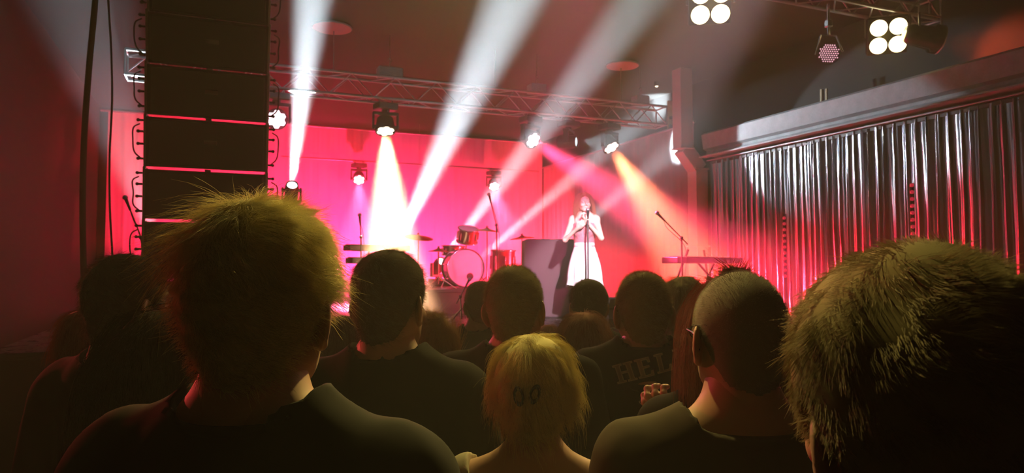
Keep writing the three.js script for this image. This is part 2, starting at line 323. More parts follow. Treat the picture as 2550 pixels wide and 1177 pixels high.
{   // red lamp on a stand by the left wall, shining along the crowd
  const p = V(-1.95, 0, -5.0), t = thing('stand_light', 'red lamp on a tall stand by the left wall', 'stage light', [p.x, p.y, p.z]), to = V(0.7, 1.55, -1.0), dir = to.clone().sub(V(p.x, 2.4, p.z)).normalize(), q = new THREE.Quaternion().setFromUnitVectors(V(0, 0, 1), dir);
  mesh('can', lathe([[0, -0.14], [0.08, -0.14], [0.1, -0.1], [0.105, 0.07], [0.098, 0.075], [0.095, 0.05], [0, 0.045]], 20).rotateX(Math.PI / 2).applyQuaternion(q).translate(0, 2.4, 0), M.black, t);
  mesh('lens', cyl(0.092, 0.092, 0.006, 0, 0, 0, 12).rotateX(Math.PI / 2).translate(0, 0, 0.052).applyQuaternion(q).translate(0, 2.4, 0), glow([1, 0.05, 0.06], 2), t);
  mesh('pole', rod(V(0, 0.05, 0), V(0, 2.28, 0), 0.018, 10), M.black, t); mesh('yoke', [box(0.26, 0.02, 0.04, 0, 2.28, 0, 0.004), box(0.015, 0.13, 0.03, -0.12, 2.34, 0), box(0.015, 0.13, 0.03, 0.12, 2.34, 0)].map((g) => g.rotateY(Math.atan2(dir.x, dir.z))), M.black, t);
  for (let k = 0; k < 3; k++) { const a = k * 2.094 + 0.3; mesh('leg', rod(V(0, 0.5, 0), V(Math.cos(a) * 0.45, 0.01, Math.sin(a) * 0.45), 0.012, 6), M.black, t); }
  spot(t, dir.clone().multiplyScalar(0.1).add(V(0, 2.4, 0)), to.clone().sub(p), [1, 0.07, 0.06], 26, 16, 0.6, 3);
}

// ---------------------------------------------------------------- hanging line array, left of the stage
{
  const words = ['topmost cabinet, cut off by the top edge', 'second cabinet from the top', 'third cabinet from the top', 'fourth cabinet from the top', 'fifth cabinet from the top, by the blond hair', 'lowest cabinet but one, behind the blond hair', 'lowest cabinet of the column'];
  const cw = 0.9, ch = 0.388, pitch = 0.424, z0 = -6.35;
  const frontCurve = new THREE.Shape(); frontCurve.moveTo(-cw / 2 + 0.02, -0.36); frontCurve.lineTo(cw / 2 - 0.02, -0.36); frontCurve.lineTo(cw / 2, 0); frontCurve.lineTo(-cw / 2, 0);
  for (let i = 0; i < 7; i++) {
    const yb = 4.66 - pitch * (i + 1), tilt = Math.atan2(yb + 0.39 - EYE, 6.35), back = 0;
    const t = thing('line_array_speaker', 'black hanging line-array loudspeaker, ' + words[i], 'loudspeaker', [-0.06, yb, z0 + back], 0, 'hanging column of loudspeakers');
    t.rotation.x = tilt;
    const bg = new THREE.ExtrudeGeometry(frontCurve, { depth: ch, bevelEnabled: true, bevelSize: 0.006, bevelThickness: 0.006, bevelSegments: 2 }); bg.rotateX(-Math.PI / 2);
    mesh('cabinet', bg.rotateY(Math.PI).scale(1, 1, -1).rotateY(Math.PI).translate(0, 0, 0), M.black, t);
    const gr = mesh('grille', box(cw - 0.03, ch - 0.03, 0.02, 0, ch / 2, 0.012, 0.008), M.grille, t);
    mesh('badge', box(0.1, 0.035, 0.006, 0.02, ch / 2 + 0.02, 0.024, 0.003), M.badge, gr);
    for (const s of [-1, 1]) {
      mesh('rigging_plate', box(0.022, ch + 0.05, 0.05, s * (cw / 2 + 0.02), ch / 2, -0.09, 0.004), M.alu, t);
      mesh('rigging_plate', box(0.018, ch + 0.03, 0.04, s * (cw / 2 + 0.016), ch / 2, -0.25, 0.004), M.steel, t);
      for (const y of [0.05, 0.17, 0.27, 0.36]) mesh('quick_pin', [rod(V(s * (cw / 2 + 0.02), y, -0.09), V(s * (cw / 2 + 0.07), y, -0.09), 0.009, 8), new THREE.SphereGeometry(0.014, 8, 6).translate(s * (cw / 2 + 0.07), y, -0.09)], M.rubber, t);
      mesh('link_cable', tube([V(s * (cw / 2 + 0.06), 0.33, -0.11), V(s * (cw / 2 + 0.105), 0.3, -0.12), V(s * (cw / 2 + 0.1 + 0.02 * rnd()), 0.2, -0.13), V(s * (cw / 2 + 0.1), 0.1, -0.12), V(s * (cw / 2 + 0.05), 0.05, -0.11)], 0.006, 20, 6), M.rubber, t);
    }
    mesh('rear_link', box(0.05, ch + 0.05, 0.03, 0, ch / 2, -0.375, 0.004), M.steel, t);
  }
  const t = thing('flying_frame', 'steel frame that holds up the hanging loudspeakers', 'rigging', [-0.06, 4.86, z0 - 0.25]);
  mesh('beam', [box(0.08, 0.06, 0.7, -0.3, 0.03, 0, 0.006), box(0.08, 0.06, 0.7, 0.3, 0.03, 0, 0.006), box(0.7, 0.06, 0.08, 0, 0.03, 0.1, 0.006), box(0.7, 0.06, 0.08, 0, 0.03, -0.25, 0.006)], M.steel, t);
  for (const s of [-0.3, 0.3]) mesh('chain', rod(V(s, 0.06, 0), V(s, TOP - 4.86, 0), 0.012, 6), M.steel, t);
}
// cables hanging at the left
{
  const a = place(236, 0, 5.2), pts = [];
  for (let k = 0; k <= 10; k++) { const y = TOP - k * TOP / 10; pts.push(V(a.x + 0.03 * Math.sin(k * 0.9) - 0.01 * k * (k < 8 ? 0.3 : 0.3), y, a.z)); }
  single('hanging_cable', tube(pts, 0.021, 60, 8), M.rubber, 'thick black cable hanging from the ceiling, leftmost', 'cable');
  const b = place(258, 100, 5.8), q = [];
  for (let k = 0; k <= 12; k++) { const y = TOP - k * TOP / 12; q.push(V(b.x + 0.012 * Math.sin(k * 1.7) + 0.012 * k, y, b.z + 0.02 * Math.sin(k))); }
  single('hanging_cable', tube(q, 0.009, 70, 6), M.rubber, 'thin black cable hanging between the thick cable and the speakers', 'cable');
}

// ---------------------------------------------------------------- lamps on the front truss
function blinder(label, x, y, to, intensity, half, yawOff = 0) {
  const p = V(x, y, FT.z), t = thing('blinder_light', label, 'stage light', [p.x, p.y, p.z], 0, 'warm blinders on the front truss'), dir = to.clone().sub(p).normalize();
  const q = new THREE.Quaternion().setFromRotationMatrix(new THREE.Matrix4().lookAt(V(0, 0, 0), dir.clone().negate(), V(0, 1, 0)));
  const tf = (g) => g.applyQuaternion(q);
  const hs = mesh('housing', tf(box(0.46, 0.46, 0.12, 0, 0, -0.09, 0.02)), M.black, t), lampMat = glow([1, 0.84, 0.42], 9);
  for (const [sx, sy] of [[-1, 1], [1, 1], [-1, -1], [1, -1]]) {
    const r = mesh('reflector', tf(lathe([[0.03, -0.05], [0.06, -0.03], [0.085, 0.0], [0.1, 0.035], [0.104, 0.035], [0.1, -0.04], [0.03, -0.055]], 20).rotateX(Math.PI / 2).translate(sx * 0.108, sy * 0.108, 0)), M.chrome, t);
    mesh('bulb', tf(new THREE.SphereGeometry(0.085, 12, 3, 0, 2 * Math.PI, 0, Math.PI / 2).scale(1, 0.35, 1).rotateX(Math.PI / 2).translate(sx * 0.108, sy * 0.108, 0.002)), lampMat, r);
  }
  mesh('yoke', [rod(V(-0.25, 0, 0), V(-0.25, 0.24, 0), 0.012), rod(V(0.25, 0, 0), V(0.25, 0.24, 0), 0.012), rod(V(-0.25, 0.24, 0), V(0.25, 0.24, 0), 0.012)].map((g) => g.rotateY(Math.atan2(dir.x, dir.z))), M.steel, t);
  mesh('clamp', rod(V(0, 0.24, 0), V(0, FT.y - y + 0.004, 0), 0.016, 8), M.steel, t);
  spot(t, dir.clone().multiplyScalar(0.1), to.clone().sub(p), [1, 0.74, 0.2], intensity, half, 1, 8);
}
blinder('warm four-bulb blinder at the top edge, left of the dotted red lamp', 4.98, 4.61, V(0.6, 1.0, 0.6), 10, 62);
blinder('warm four-bulb blinder on the front truss, right of the dotted red lamp', 7.72, 4.61, V(1.6, 1.0, 0.4), 6, 62);
blinder('warm four-bulb blinder above the frame, over the singer side of the hanging speakers', 2.2, 4.55, V(0.3, 1.0, 0.6), 9, 62);
{   // LED par whose red diodes face the crowd
  const p = V(6.72, 4.27, FT.z), to = V(0.6, 1.2, 1.5), dir = V(-0.68, -0.35, 0.72).normalize(), q = new THREE.Quaternion().setFromUnitVectors(V(0, 0, 1), dir);
  const t = thing('led_par', 'hanging lamp with a dotted pink diode face, under the front truss', 'stage light', [p.x, p.y, p.z]);
  const can = mesh('can', lathe([[0, -0.17], [0.07, -0.17], [0.09, -0.13], [0.125, -0.02], [0.13, 0.03], [0.122, 0.035], [0.118, 0.012], [0, 0.01]], 28).rotateX(Math.PI / 2).applyQuaternion(q), M.black, t);
  const dm = glow([1, 0.5, 0.6], 1.6), dg = new THREE.OctahedronGeometry(0.0095, 0);
  for (let i = -4; i <= 4; i++) for (let j = -4; j <= 4; j++) {
    const x = i * 0.025 + (j & 1) * 0.0125, y = j * 0.0235;
    if (Math.hypot(x, y) < 0.112) mesh('diode', dg.clone().translate(x, y, 0.016).applyQuaternion(q), dm, can);
  }
  mesh('face_plate', cyl(0.116, 0.116, 0.004, 0, 0, 0, 28).rotateX(Math.PI / 2).translate(0, 0, 0.012).applyQuaternion(q), std([0.06, 0.01, 0.015], 0.5), can);
  mesh('yoke', [rod(V(-0.1, 0, -0.11), V(-0.1, 0.22, -0.02), 0.01), rod(V(0.1, 0, 0.11), V(0.1, 0.22, 0.02), 0.01), rod(V(-0.1, 0.22, -0.02), V(0.1, 0.22, 0.02), 0.01)], M.chrome, t);
  mesh('clamp', [rod(V(0, 0.22, 0), V(0, FT.y - p.y, 0), 0.018, 8), box(0.07, 0.09, 0.07, 0, 0.36, 0, 0.012)], M.chrome, t);
  spot(t, dir.clone().multiplyScalar(0.06), dir, [1, 0.12, 0.2], 6, 30, 0.6, 4);
}
for (const [x, z, to, i, a, l] of [[3.2, -4.6, V(0.02, 1.76, -0.95), 210, 6, 'warm spotlight on the ceiling aimed at the spiky blond head'], [0.6, -3.8, V(0.66, 1.64, -0.72), 85, 9.5, 'warm spotlight on the ceiling aimed at the largest head'], [2.3, -3.8, V(0.63, 1.5, -1.3), 60, 7, 'warm spotlight on the ceiling aimed at the blond bob'], [3.6, -4.9, V(1.05, 1.5, -2.2), 62, 12, 'warm spotlight on the ceiling over the middle of the crowd']]) {
  const p = V(x, TOP - 0.42, z), f = movingHead('house_spotlight', l, 'warm house spotlights', p, to, true, glow([1, 0.84, 0.42], 4), 'spot', TOP - 0.03);
  beam(f, p, to, [1, 0.76, 0.2], i, a, 0.7, 4);
}
{   // cold spot on the bulkhead and the drapes
  const p = V(5.55, 3.86, BT.z), to = V(8.0, 3.6, -8.0), f = movingHead('profile_light', 'small white spotlight on the stage truss, aimed at the drapes', 'white profile spotlights', p, to, true, glow(cold, 2), 'spot', BT.y - 0.03);
  beam(f, p, to, [0.72, 0.9, 1], 100, 19, 0.1, 2);
}
{   // pink front wash on the drums
  const p = V(2.3, TOP - 0.44, -3.4), to = V(4.4, 1.4, -10.9), f = movingHead('wash_light', 'pink lamp on the ceiling above the crowd, aimed at the drum kit', 'pink front lamps', p, to, true, glow([1, 0.5, 0.7], 4), 'wash', TOP - 0.03);
  beam(f, p, to, [1, 0.1, 0.34], 480, 13, 0.7, 4);
}
{   // the singer's front light
  const p = V(1.6, TOP - 0.42, 0.6), to = V(4.33, 1.85, -7.85), f = movingHead('follow_spot', 'white spotlight on the ceiling behind the camera, aimed at the singer', 'white profile spotlights', p, to, true, glow([1, 0.9, 0.92], 4), 'spot', TOP - 0.03);
  beam(f, p, to, [1, 0.7, 0.8], 1900, 4.6, 0.4, 3);
}
{   // black lantern at the right edge
  const p = place(2318, 95, 8.4), t = thing('black_lantern', 'black stage lantern with a bright lower rim, at the right end of the front truss', 'stage light', [p.x, p.y, p.z]), dir = V(0.75, -0.2, 0.4).normalize(), q = new THREE.Quaternion().setFromUnitVectors(V(0, 0, 1), dir);
  mesh('can', lathe([[0, -0.3], [0.09, -0.3], [0.12, -0.24], [0.14, 0.0], [0.17, 0.02], [0.172, 0.1], [0.16, 0.1], [0.155, 0.03], [0, 0.0]], 26).rotateX(Math.PI / 2).applyQuaternion(q), M.blackGloss, t);
  spot(t, dir.clone().multiplyScalar(0.13), dir, [1, 0.09, 0.02], 20, 38, 0.6, 3);
  mesh('rim', new THREE.TorusGeometry(0.168, 0.008, 8, 34).translate(0, 0, 0.1).applyQuaternion(q), M.chrome, t);
  mesh('yoke', [rod(V(-0.19, 0, 0), V(-0.19, 0.28, 0), 0.012), rod(V(0.19, 0, 0), V(0.19, 0.28, 0), 0.012), rod(V(-0.19, 0.28, 0), V(0.19, 0.28, 0), 0.012), rod(V(0, 0.28, 0), V(0, Math.max(0.3, FT.y - p.y), 0), 0.016)], M.steel, t);
}

// ---------------------------------------------------------------- on the stage
const RISER = STAGE + 0.38;
{
  const t = thing('drum_riser', 'low black platform that carries the drum kit', 'platform', [4.1, STAGE, -11.2]);
  mesh('top', box(2.2, 0.05, 1.7, 0, 0.355, 0, 0.008), M.deck, t);
  mesh('skirt', box(2.16, 0.33, 1.66, 0, 0.165, 0), M.cloth, t);
}
function drum(name, label, p, r, len, axisTilt, turn, headMat, group) {
  const t = thing(name, label, 'drum', [p.x, p.y, p.z], turn, group);
  const tf = (g) => g.rotateX(axisTilt);
  mesh('shell', tf(cyl(r, r, len, 0, 0, 0, 36)), M.drumShell, t);
  for (const s of [-1, 1]) {
    mesh('hoop', tf(new THREE.TorusGeometry(r + 0.008, 0.012, 8, 40).rotateX(Math.PI / 2).translate(0, s * len / 2, 0)), M.chrome, t);
    mesh('drum_head', tf(cyl(r - 0.004, r - 0.004, 0.008, 0, s * (len / 2 + 0.002), 0, 36)), headMat, t);
  }
  for (let k = 0; k < 8; k++) { const a = k * Math.PI / 4 + 0.2; mesh('lug', tf(box(0.018, len * 0.55, 0.022, Math.cos(a) * (r + 0.012), 0, Math.sin(a) * (r + 0.012), 0.006)), M.chrome, t); }
  return t;
}
const stand = (t, legs, h, r = 0.011) => { for (let k = 0; k < 3; k++) { const a = k * 2.094 + 0.5; mesh('leg', rod(V(0, legs * 0.7, 0), V(Math.cos(a) * legs, 0.01, Math.sin(a) * legs), 0.009, 6), M.chrome, t); } mesh('upright', rod(V(0, 0.08, 0), V(0, h, 0), r, 8), M.chrome, t); };
{
  const bd = place(1152, 674, 11.3), yc = RISER + 0.326;
  const t = drum('bass_drum', 'bass drum with a pale pink front head, facing the crowd', V(bd.x, yc, bd.z), 0.29, 0.42, Math.PI / 2, -0.1, M.drumHead);
  mesh('port_hole', cyl(0.055, 0.055, 0.006, 0, 0, 0, 24).rotateX(Math.PI / 2).translate(0.07, -0.13, 0.2165), M.black, t);
  for (const s of [-1, 1]) mesh('spur', rod(V(s * 0.26, -0.1, 0.08), V(s * 0.4, -0.315, 0.2), 0.01, 8), M.chrome, t);
  const dt = drum('rack_tom', 'small dark tom mounted above the bass drum', V(bd.x + 0.12, RISER + 0.86, bd.z - 0.1), 0.16, 0.22, 0.35, 0, M.drumHead, 'toms of the drum kit');
  mesh('mount', rod(V(0, -0.08, -0.04), V(0, -0.26, -0.1), 0.012, 8), M.chrome, dt);
  const ft = drum('floor_tom', 'larger tom on chrome legs, right of the bass drum', V(bd.x + 0.8, RISER + 0.42, bd.z - 0.25), 0.2, 0.4, 0.05, 0, M.drumHead, 'toms of the drum kit');
  for (let k = 0; k < 3; k++) { const a = k * 2.094 + 0.4; mesh('leg', rod(V(Math.cos(a) * 0.215, 0.05, Math.sin(a) * 0.215), V(Math.cos(a) * 0.225, -0.415, Math.sin(a) * 0.225), 0.008, 6), M.chrome, ft); }
  const sn = drum('snare_drum', 'shallow chrome-rimmed snare drum, left behind the bass drum', V(bd.x + 0.02, RISER + 0.62, bd.z - 0.55), 0.18, 0.14, 0.08, 0, M.drumHead);
  mesh('stand_post', rod(V(0, -0.07, 0), V(0, -0.615, 0), 0.012, 8), M.chrome, sn);
  const cym = (label, px, py, d, r, tilt, turn) => {
    const c = place(px, py, d), base = (c.x > 3.02 && c.x < 5.18 && c.z < -10.37 && c.z > -12.0) ? RISER : STAGE, t2 = thing('cymbal', label, 'cymbal', [c.x, base, c.z], turn, 'cymbals of the drum kit'), h = c.y - base;
    const g = lathe([[0.001, 0.028], [0.02, 0.027], [0.045, 0.012], [0.06, 0.006], [r * 0.6, -0.006], [r, -0.022], [r, -0.025], [0.06, 0.002], [0.001, 0.022]], 40).rotateX(tilt).translate(0, h, 0);
    mesh('disc', g, M.cymbal, t2); mesh('felt', cyl(0.018, 0.018, 0.03, 0, h + 0.035, 0, 12), M.black, t2); stand(t2, 0.28, h + 0.06);
  };
  cym('thin cymbal right above the bass drum', 1213, 571, 11.2, 0.2, 0.12, 0.4);
  cym('broad cymbal left of the bass drum, glinting gold', 1042, 588, 11.4, 0.24, 0.25, 0.2);
  cym('cymbal right of the drum kit, edge on', 1300, 590, 11.4, 0.2, -0.1, 1.2);
  cym('low hi-hat cymbal left of the bass drum', 1092, 622, 10.9, 0.16, 0.05, 0);
}
// microphone stands: base, upright, boom, microphone
function micStand(label, foot, elbow, tip, baseKind = 'tripod', grp) {
  const t = thing('microphone_stand', label, 'microphone stand', [foot.x, foot.y, foot.z], 0, grp), e = elbow.clone().sub(foot), m = tip.clone().sub(foot);
  if (baseKind === 'round') mesh('base', lathe([[0, 0.025], [0.03, 0.025], [0.11, 0.014], [0.125, 0.004], [0.125, 0], [0, 0]], 28), M.black, t);
  else for (let k = 0; k < 3; k++) { const a = k * 2.094 + 0.3; mesh('leg', rod(V(0, 0.16, 0), V(Math.cos(a) * 0.3, 0.008, Math.sin(a) * 0.3), 0.008, 6), M.black, t); }
  mesh('upright', rod(V(0, 0.02, 0), V(e.x, e.y, e.z), 0.011, 8), M.black, t);
  const d = m.clone().sub(e).normalize(), back = e.clone().sub(d.clone().multiplyScalar(0.12));
  mesh('boom', rod(back, m, 0.008, 8), M.black, t);
  mesh('clutch', new THREE.SphereGeometry(0.024, 10, 8).translate(e.x, e.y, e.z), M.black, t);
  const end = m.clone().add(d.clone().multiplyScalar(0.12)), mic = mesh('microphone', rod(m.clone().sub(d.clone().multiplyScalar(0.03)), end, 0.011, 12, 0.02), M.blackGloss, t);
  mesh('head_grille', new THREE.SphereGeometry(0.028, 14, 10).scale(1, 1, 1.15).translate(end.x, end.y, end.z), M.steel, mic);
  mesh('cable', tube([m, m.clone().add(V(0.03, -0.1, 0.02)), e.clone().add(V(0.04, -0.12, 0.02)), e.clone().multiplyScalar(0.5).add(V(0.03, 0, 0.02)), V(0.05, 0.02, 0.02)], 0.004, 30, 5), M.rubber, t);
}
{
  const f = (px, py, d, floor) => { const c = place(px, py, d); return V(c.x, floor, c.z); };
  micStand('black microphone on a boom, left of the hanging speakers', f(372, 700, 7.75, STAGE), place(352, 592, 7.7), place(322, 517, 7.7), 'tripod');
  micStand('boom microphone stand over the drum kit, tall and thin', f(1240, 700, 11.0, RISER), place(1236, 560, 11.0), place(1222, 502, 11.0));
  micStand('microphone stand left of the keyboard', f(900, 700, 10.0, STAGE), place(899, 590, 10.0), place(897, 556, 10.0));
  micStand('microphone stand over the keyboard, right', f(985, 700, 11.6, STAGE), place(985, 600, 11.6), place(972, 556, 11.6));
  micStand('boom microphone stand right of the singer, in the red light', f(1700, 700, 9.4, STAGE), place(1697, 592, 9.4), place(1652, 546, 9.4));
  micStand('short microphone stand in front of the bass drum', f(1150, 760, 9.5, STAGE), place(1146, 738, 9.5), place(1160, 712, 9.6));
}
function keyboard(label, c, w, turn, tiers) {
  const t = thing('keyboard', label, 'keyboard', [c.x, STAGE, c.z], turn, 'keyboards on stage');
  for (let k = 0; k < tiers; k++) {
    const y = 0.82 + k * 0.2, z = -k * 0.12, b = mesh('body', box(w, 0.09, 0.32, 0, y, z, 0.014), M.black, t);
    const n = Math.round(w / 0.045);
    for (let i = 0; i < n; i++) mesh('key', box(0.02 * w / n / 0.024, 0.014, 0.13, -w / 2 + 0.03 + (i + 0.5) * (w - 0.06) / n, y + 0.05, z - 0.09, 0), M.key, b);
  }
  for (const s of [-1, 1]) { mesh('stand_leg', rod(V(s * w * 0.38, 0.02, 0.3), V(-s * w * 0.12, 0.78, 0.05), 0.016, 8), M.black, t); mesh('stand_leg', rod(V(s * w * 0.38, 0.02, -0.3), V(s * w * 0.12, 0.98, -0.14), 0.016, 8), M.black, t); mesh('foot', rod(V(s * w * 0.38, 0.016, -0.32), V(s * w * 0.38, 0.016, 0.32), 0.016, 8), M.black, t); }
}
keyboard('two-tier keyboard on a stand, left of the drums', place(945, 700, 11.0), 1.0, 0.15, 2);
keyboard('single keyboard on a stand, right of the singer', place(1752, 700, 10.3), 1.35, 0.15, 1);
{   // cloth-covered backline case behind the singer
  const a = place(1368, 700, 10.2), t = thing('covered_amplifier', 'tall amplifier stack under a dark cloth, left behind the singer', 'amplifier', [a.x + 0.08, STAGE, a.z], -0.35);
  const g = new RoundedBoxGeometry(0.92, 1.12, 0.55, 8, 0.04), p = g.attributes.position;
  for (let i = 0; i < p.count; i++) { const y = p.getY(i), k = Math.max(0, 0.5 - (y + 0.56) / 1.12), n = 0.03 * noise3.noise(p.getX(i) * 6, y * 1.5, p.getZ(i) * 6); p.setX(i, p.getX(i) * (1 + 0.08 * k) + n); p.setZ(i, p.getZ(i) * (1 + 0.1 * k) + n); p.setY(i, y + 0.02 * noise3.noise(p.getX(i) * 4, 0, p.getZ(i) * 4) + 0.56); }
  g.computeVertexNormals(); mesh('cover', g, M.coverCloth, t);
  mesh('cabinet', box(0.82, 1.0, 0.45, 0, 0.51, 0, 0.02), M.black, t);
}
{
  const a = place(1545, 790, 8.6), t = thing('monitor_wedge', 'black floor monitor wedge beside the singer\'s feet', 'loudspeaker', [a.x + 0.1, STAGE, a.z], -0.3);
  const s = new THREE.Shape([[0.2, 0], [-0.2, 0], [-0.2, 0.1], [0.05, 0.34], [0.2, 0.3]].map(([x, y]) => new THREE.Vector2(x, y))), g = new THREE.ExtrudeGeometry(s, { depth: 0.56, bevelEnabled: true, bevelSize: 0.008, bevelThickness: 0.008, bevelSegments: 2 }); g.translate(0, 0, -0.28); g.rotateY(Math.PI / 2);
  mesh('cabinet', g, M.black, t);
  mesh('grille', box(0.52, 0.31, 0.012, 0, 0, 0).rotateX(0.76 - Math.PI).translate(0, 0.225, 0.082), M.grille, t);
}
// vertical strips of red diodes in front of the drapes
for (const [px, d, y0, y1, l] of [[1955, 10.3, 1.55, 2.5, 'dim strip of red diodes standing at the far end of the drapes'], [2275, 8.6, 1.75, 2.75, 'strip of red diodes standing by the drapes above the dark head at right']]) {
  const c = place(px, 620, d), t = thing('led_strip', l, 'led strip', [c.x, STAGE * (c.z < EDGE ? 1 : 0), c.z], -1.0, 'red diode strips'), b = t.position.y;
  mesh('pole', box(0.05, y1 - b, 0.03, 0, (y1 - b) / 2, 0, 0.006), M.black, t); mesh('foot', box(0.3, 0.02, 0.3, 0, 0.01, 0, 0.006), M.black, t);
  const dm = glow([1, 0.03, 0.08], px < 2000 ? 0.7 : 0.6), dg = new THREE.SphereGeometry(0.026, 6, 3).scale(1, 1, 0.5);
  for (let y = y0 - b + 0.04; y < y1 - b; y += 0.085) mesh('diode', dg.clone().translate(0, y, 0.018), dm, t);
}

// ---------------------------------------------------------------- people: distance fields meshed with surface nets
function fieldMesh(f, lo, hi, cell) {
  const n = [0, 1, 2].map((k) => Math.ceil((hi[k] - lo[k]) / cell) + 1), [nx, ny, nz] = n, val = new Float32Array(nx * ny * nz);
  for (let k = 0, i = 0; k < nz; k++) for (let j = 0; j < ny; j++) for (let a = 0; a < nx; a++, i++) val[i] = f(lo[0] + a * cell, lo[1] + j * cell, lo[2] + k * cell);
  const id = new Int32Array(nx * ny * nz).fill(-1), pos = [], idx = [], sy = nx, sz = nx * ny;
  const offs = [0, 1, sy, sy + 1, sz, sz + 1, sz + sy, sz + sy + 1], E = [[0, 1], [2, 3], [4, 5], [6, 7], [0, 2], [1, 3], [4, 6], [5, 7], [0, 4], [1, 5], [2, 6], [3, 7]];
  for (let k = 0; k < nz - 1; k++) for (let j = 0; j < ny - 1; j++) for (let a = 0; a < nx - 1; a++) {
    const b = a + j * sy + k * sz; let m = 0;
    for (let c = 0; c < 8; c++) if (val[b + offs[c]] < 0) m |= 1 << c;
    if (m === 0 || m === 255) continue;
    let x = 0, y = 0, z = 0, c = 0;
    for (const [p, q] of E) if ((m >> p & 1) !== (m >> q & 1)) {
      const vp = val[b + offs[p]], vq = val[b + offs[q]], t = vp / (vp - vq);
      x += (p & 1) + t * ((q & 1) - (p & 1)); y += (p >> 1 & 1) + t * ((q >> 1 & 1) - (p >> 1 & 1)); z += (p >> 2) + t * ((q >> 2) - (p >> 2)); c++;
    }
    id[b] = pos.length / 3; pos.push(lo[0] + (a + x / c) * cell, lo[1] + (j + y / c) * cell, lo[2] + (k + z / c) * cell);
  }
  const quad = (p, q, r, s, flip) => { if (p < 0 || q < 0 || r < 0 || s < 0) return; if (flip) idx.push(p, r, q, p, s, r); else idx.push(p, q, r, p, r, s); };
  for (let k = 1; k < nz - 1; k++) for (let j = 1; j < ny - 1; j++) for (let a = 1; a < nx - 1; a++) {
    const b = a + j * sy + k * sz, v = val[b] < 0;
    if (v !== val[b + 1] < 0) quad(id[b - sy - sz], id[b - sz], id[b], id[b - sy], !v);
    if (v !== val[b + sy] < 0) quad(id[b - 1 - sz], id[b - 1], id[b], id[b - sz], !v);
    if (v !== val[b + sz] < 0) quad(id[b - 1 - sy], id[b - sy], id[b], id[b - 1], !v);
  }
  const nor = new Float32Array(pos.length), e = cell * 0.6;
  for (let i = 0; i < pos.length; i += 3) {
    const [x, y, z] = [pos[i], pos[i + 1], pos[i + 2]];
    let gx = f(x + e, y, z) - f(x - e, y, z), gy = f(x, y + e, z) - f(x, y - e, z), gz = f(x, y, z + e) - f(x, y, z - e); const l = Math.hypot(gx, gy, gz) || 1;
    nor[i] = gx / l; nor[i + 1] = gy / l; nor[i + 2] = gz / l;
  }
  const g = new THREE.BufferGeometry();
  g.setAttribute('position', new THREE.Float32BufferAttribute(pos, 3)); g.setAttribute('normal', new THREE.BufferAttribute(nor, 3)); g.setIndex(idx);
  return g;
}
const smin = (a, b, k) => { const h = Math.max(0, Math.min(1, 0.5 + 0.5 * (b - a) / k)); return b + (a - b) * h - k * h * (1 - h); };
const smax = (a, b, k) => -smin(-a, -b, k);
const cap = (x, y, z, a, b, r1, r2) => { const ax = b[0] - a[0], ay = b[1] - a[1], az = b[2] - a[2], px = x - a[0], py = y - a[1], pz = z - a[2], h = Math.max(0, Math.min(1, (px * ax + py * ay + pz * az) / (ax * ax + ay * ay + az * az))); return Math.hypot(px - ax * h, py - ay * h, pz - az * h) - (r1 + (r2 - r1) * h); };
const ell = (x, y, z, c, r) => { const px = x - c[0], py = y - c[1], pz = z - c[2], k0 = Math.hypot(px / r[0], py / r[1], pz / r[2]), k1 = Math.hypot(px / r[0] ** 2, py / r[1] ** 2, pz / r[2] ** 2); return k0 * (k0 - 1) / (k1 || 1e-6); };

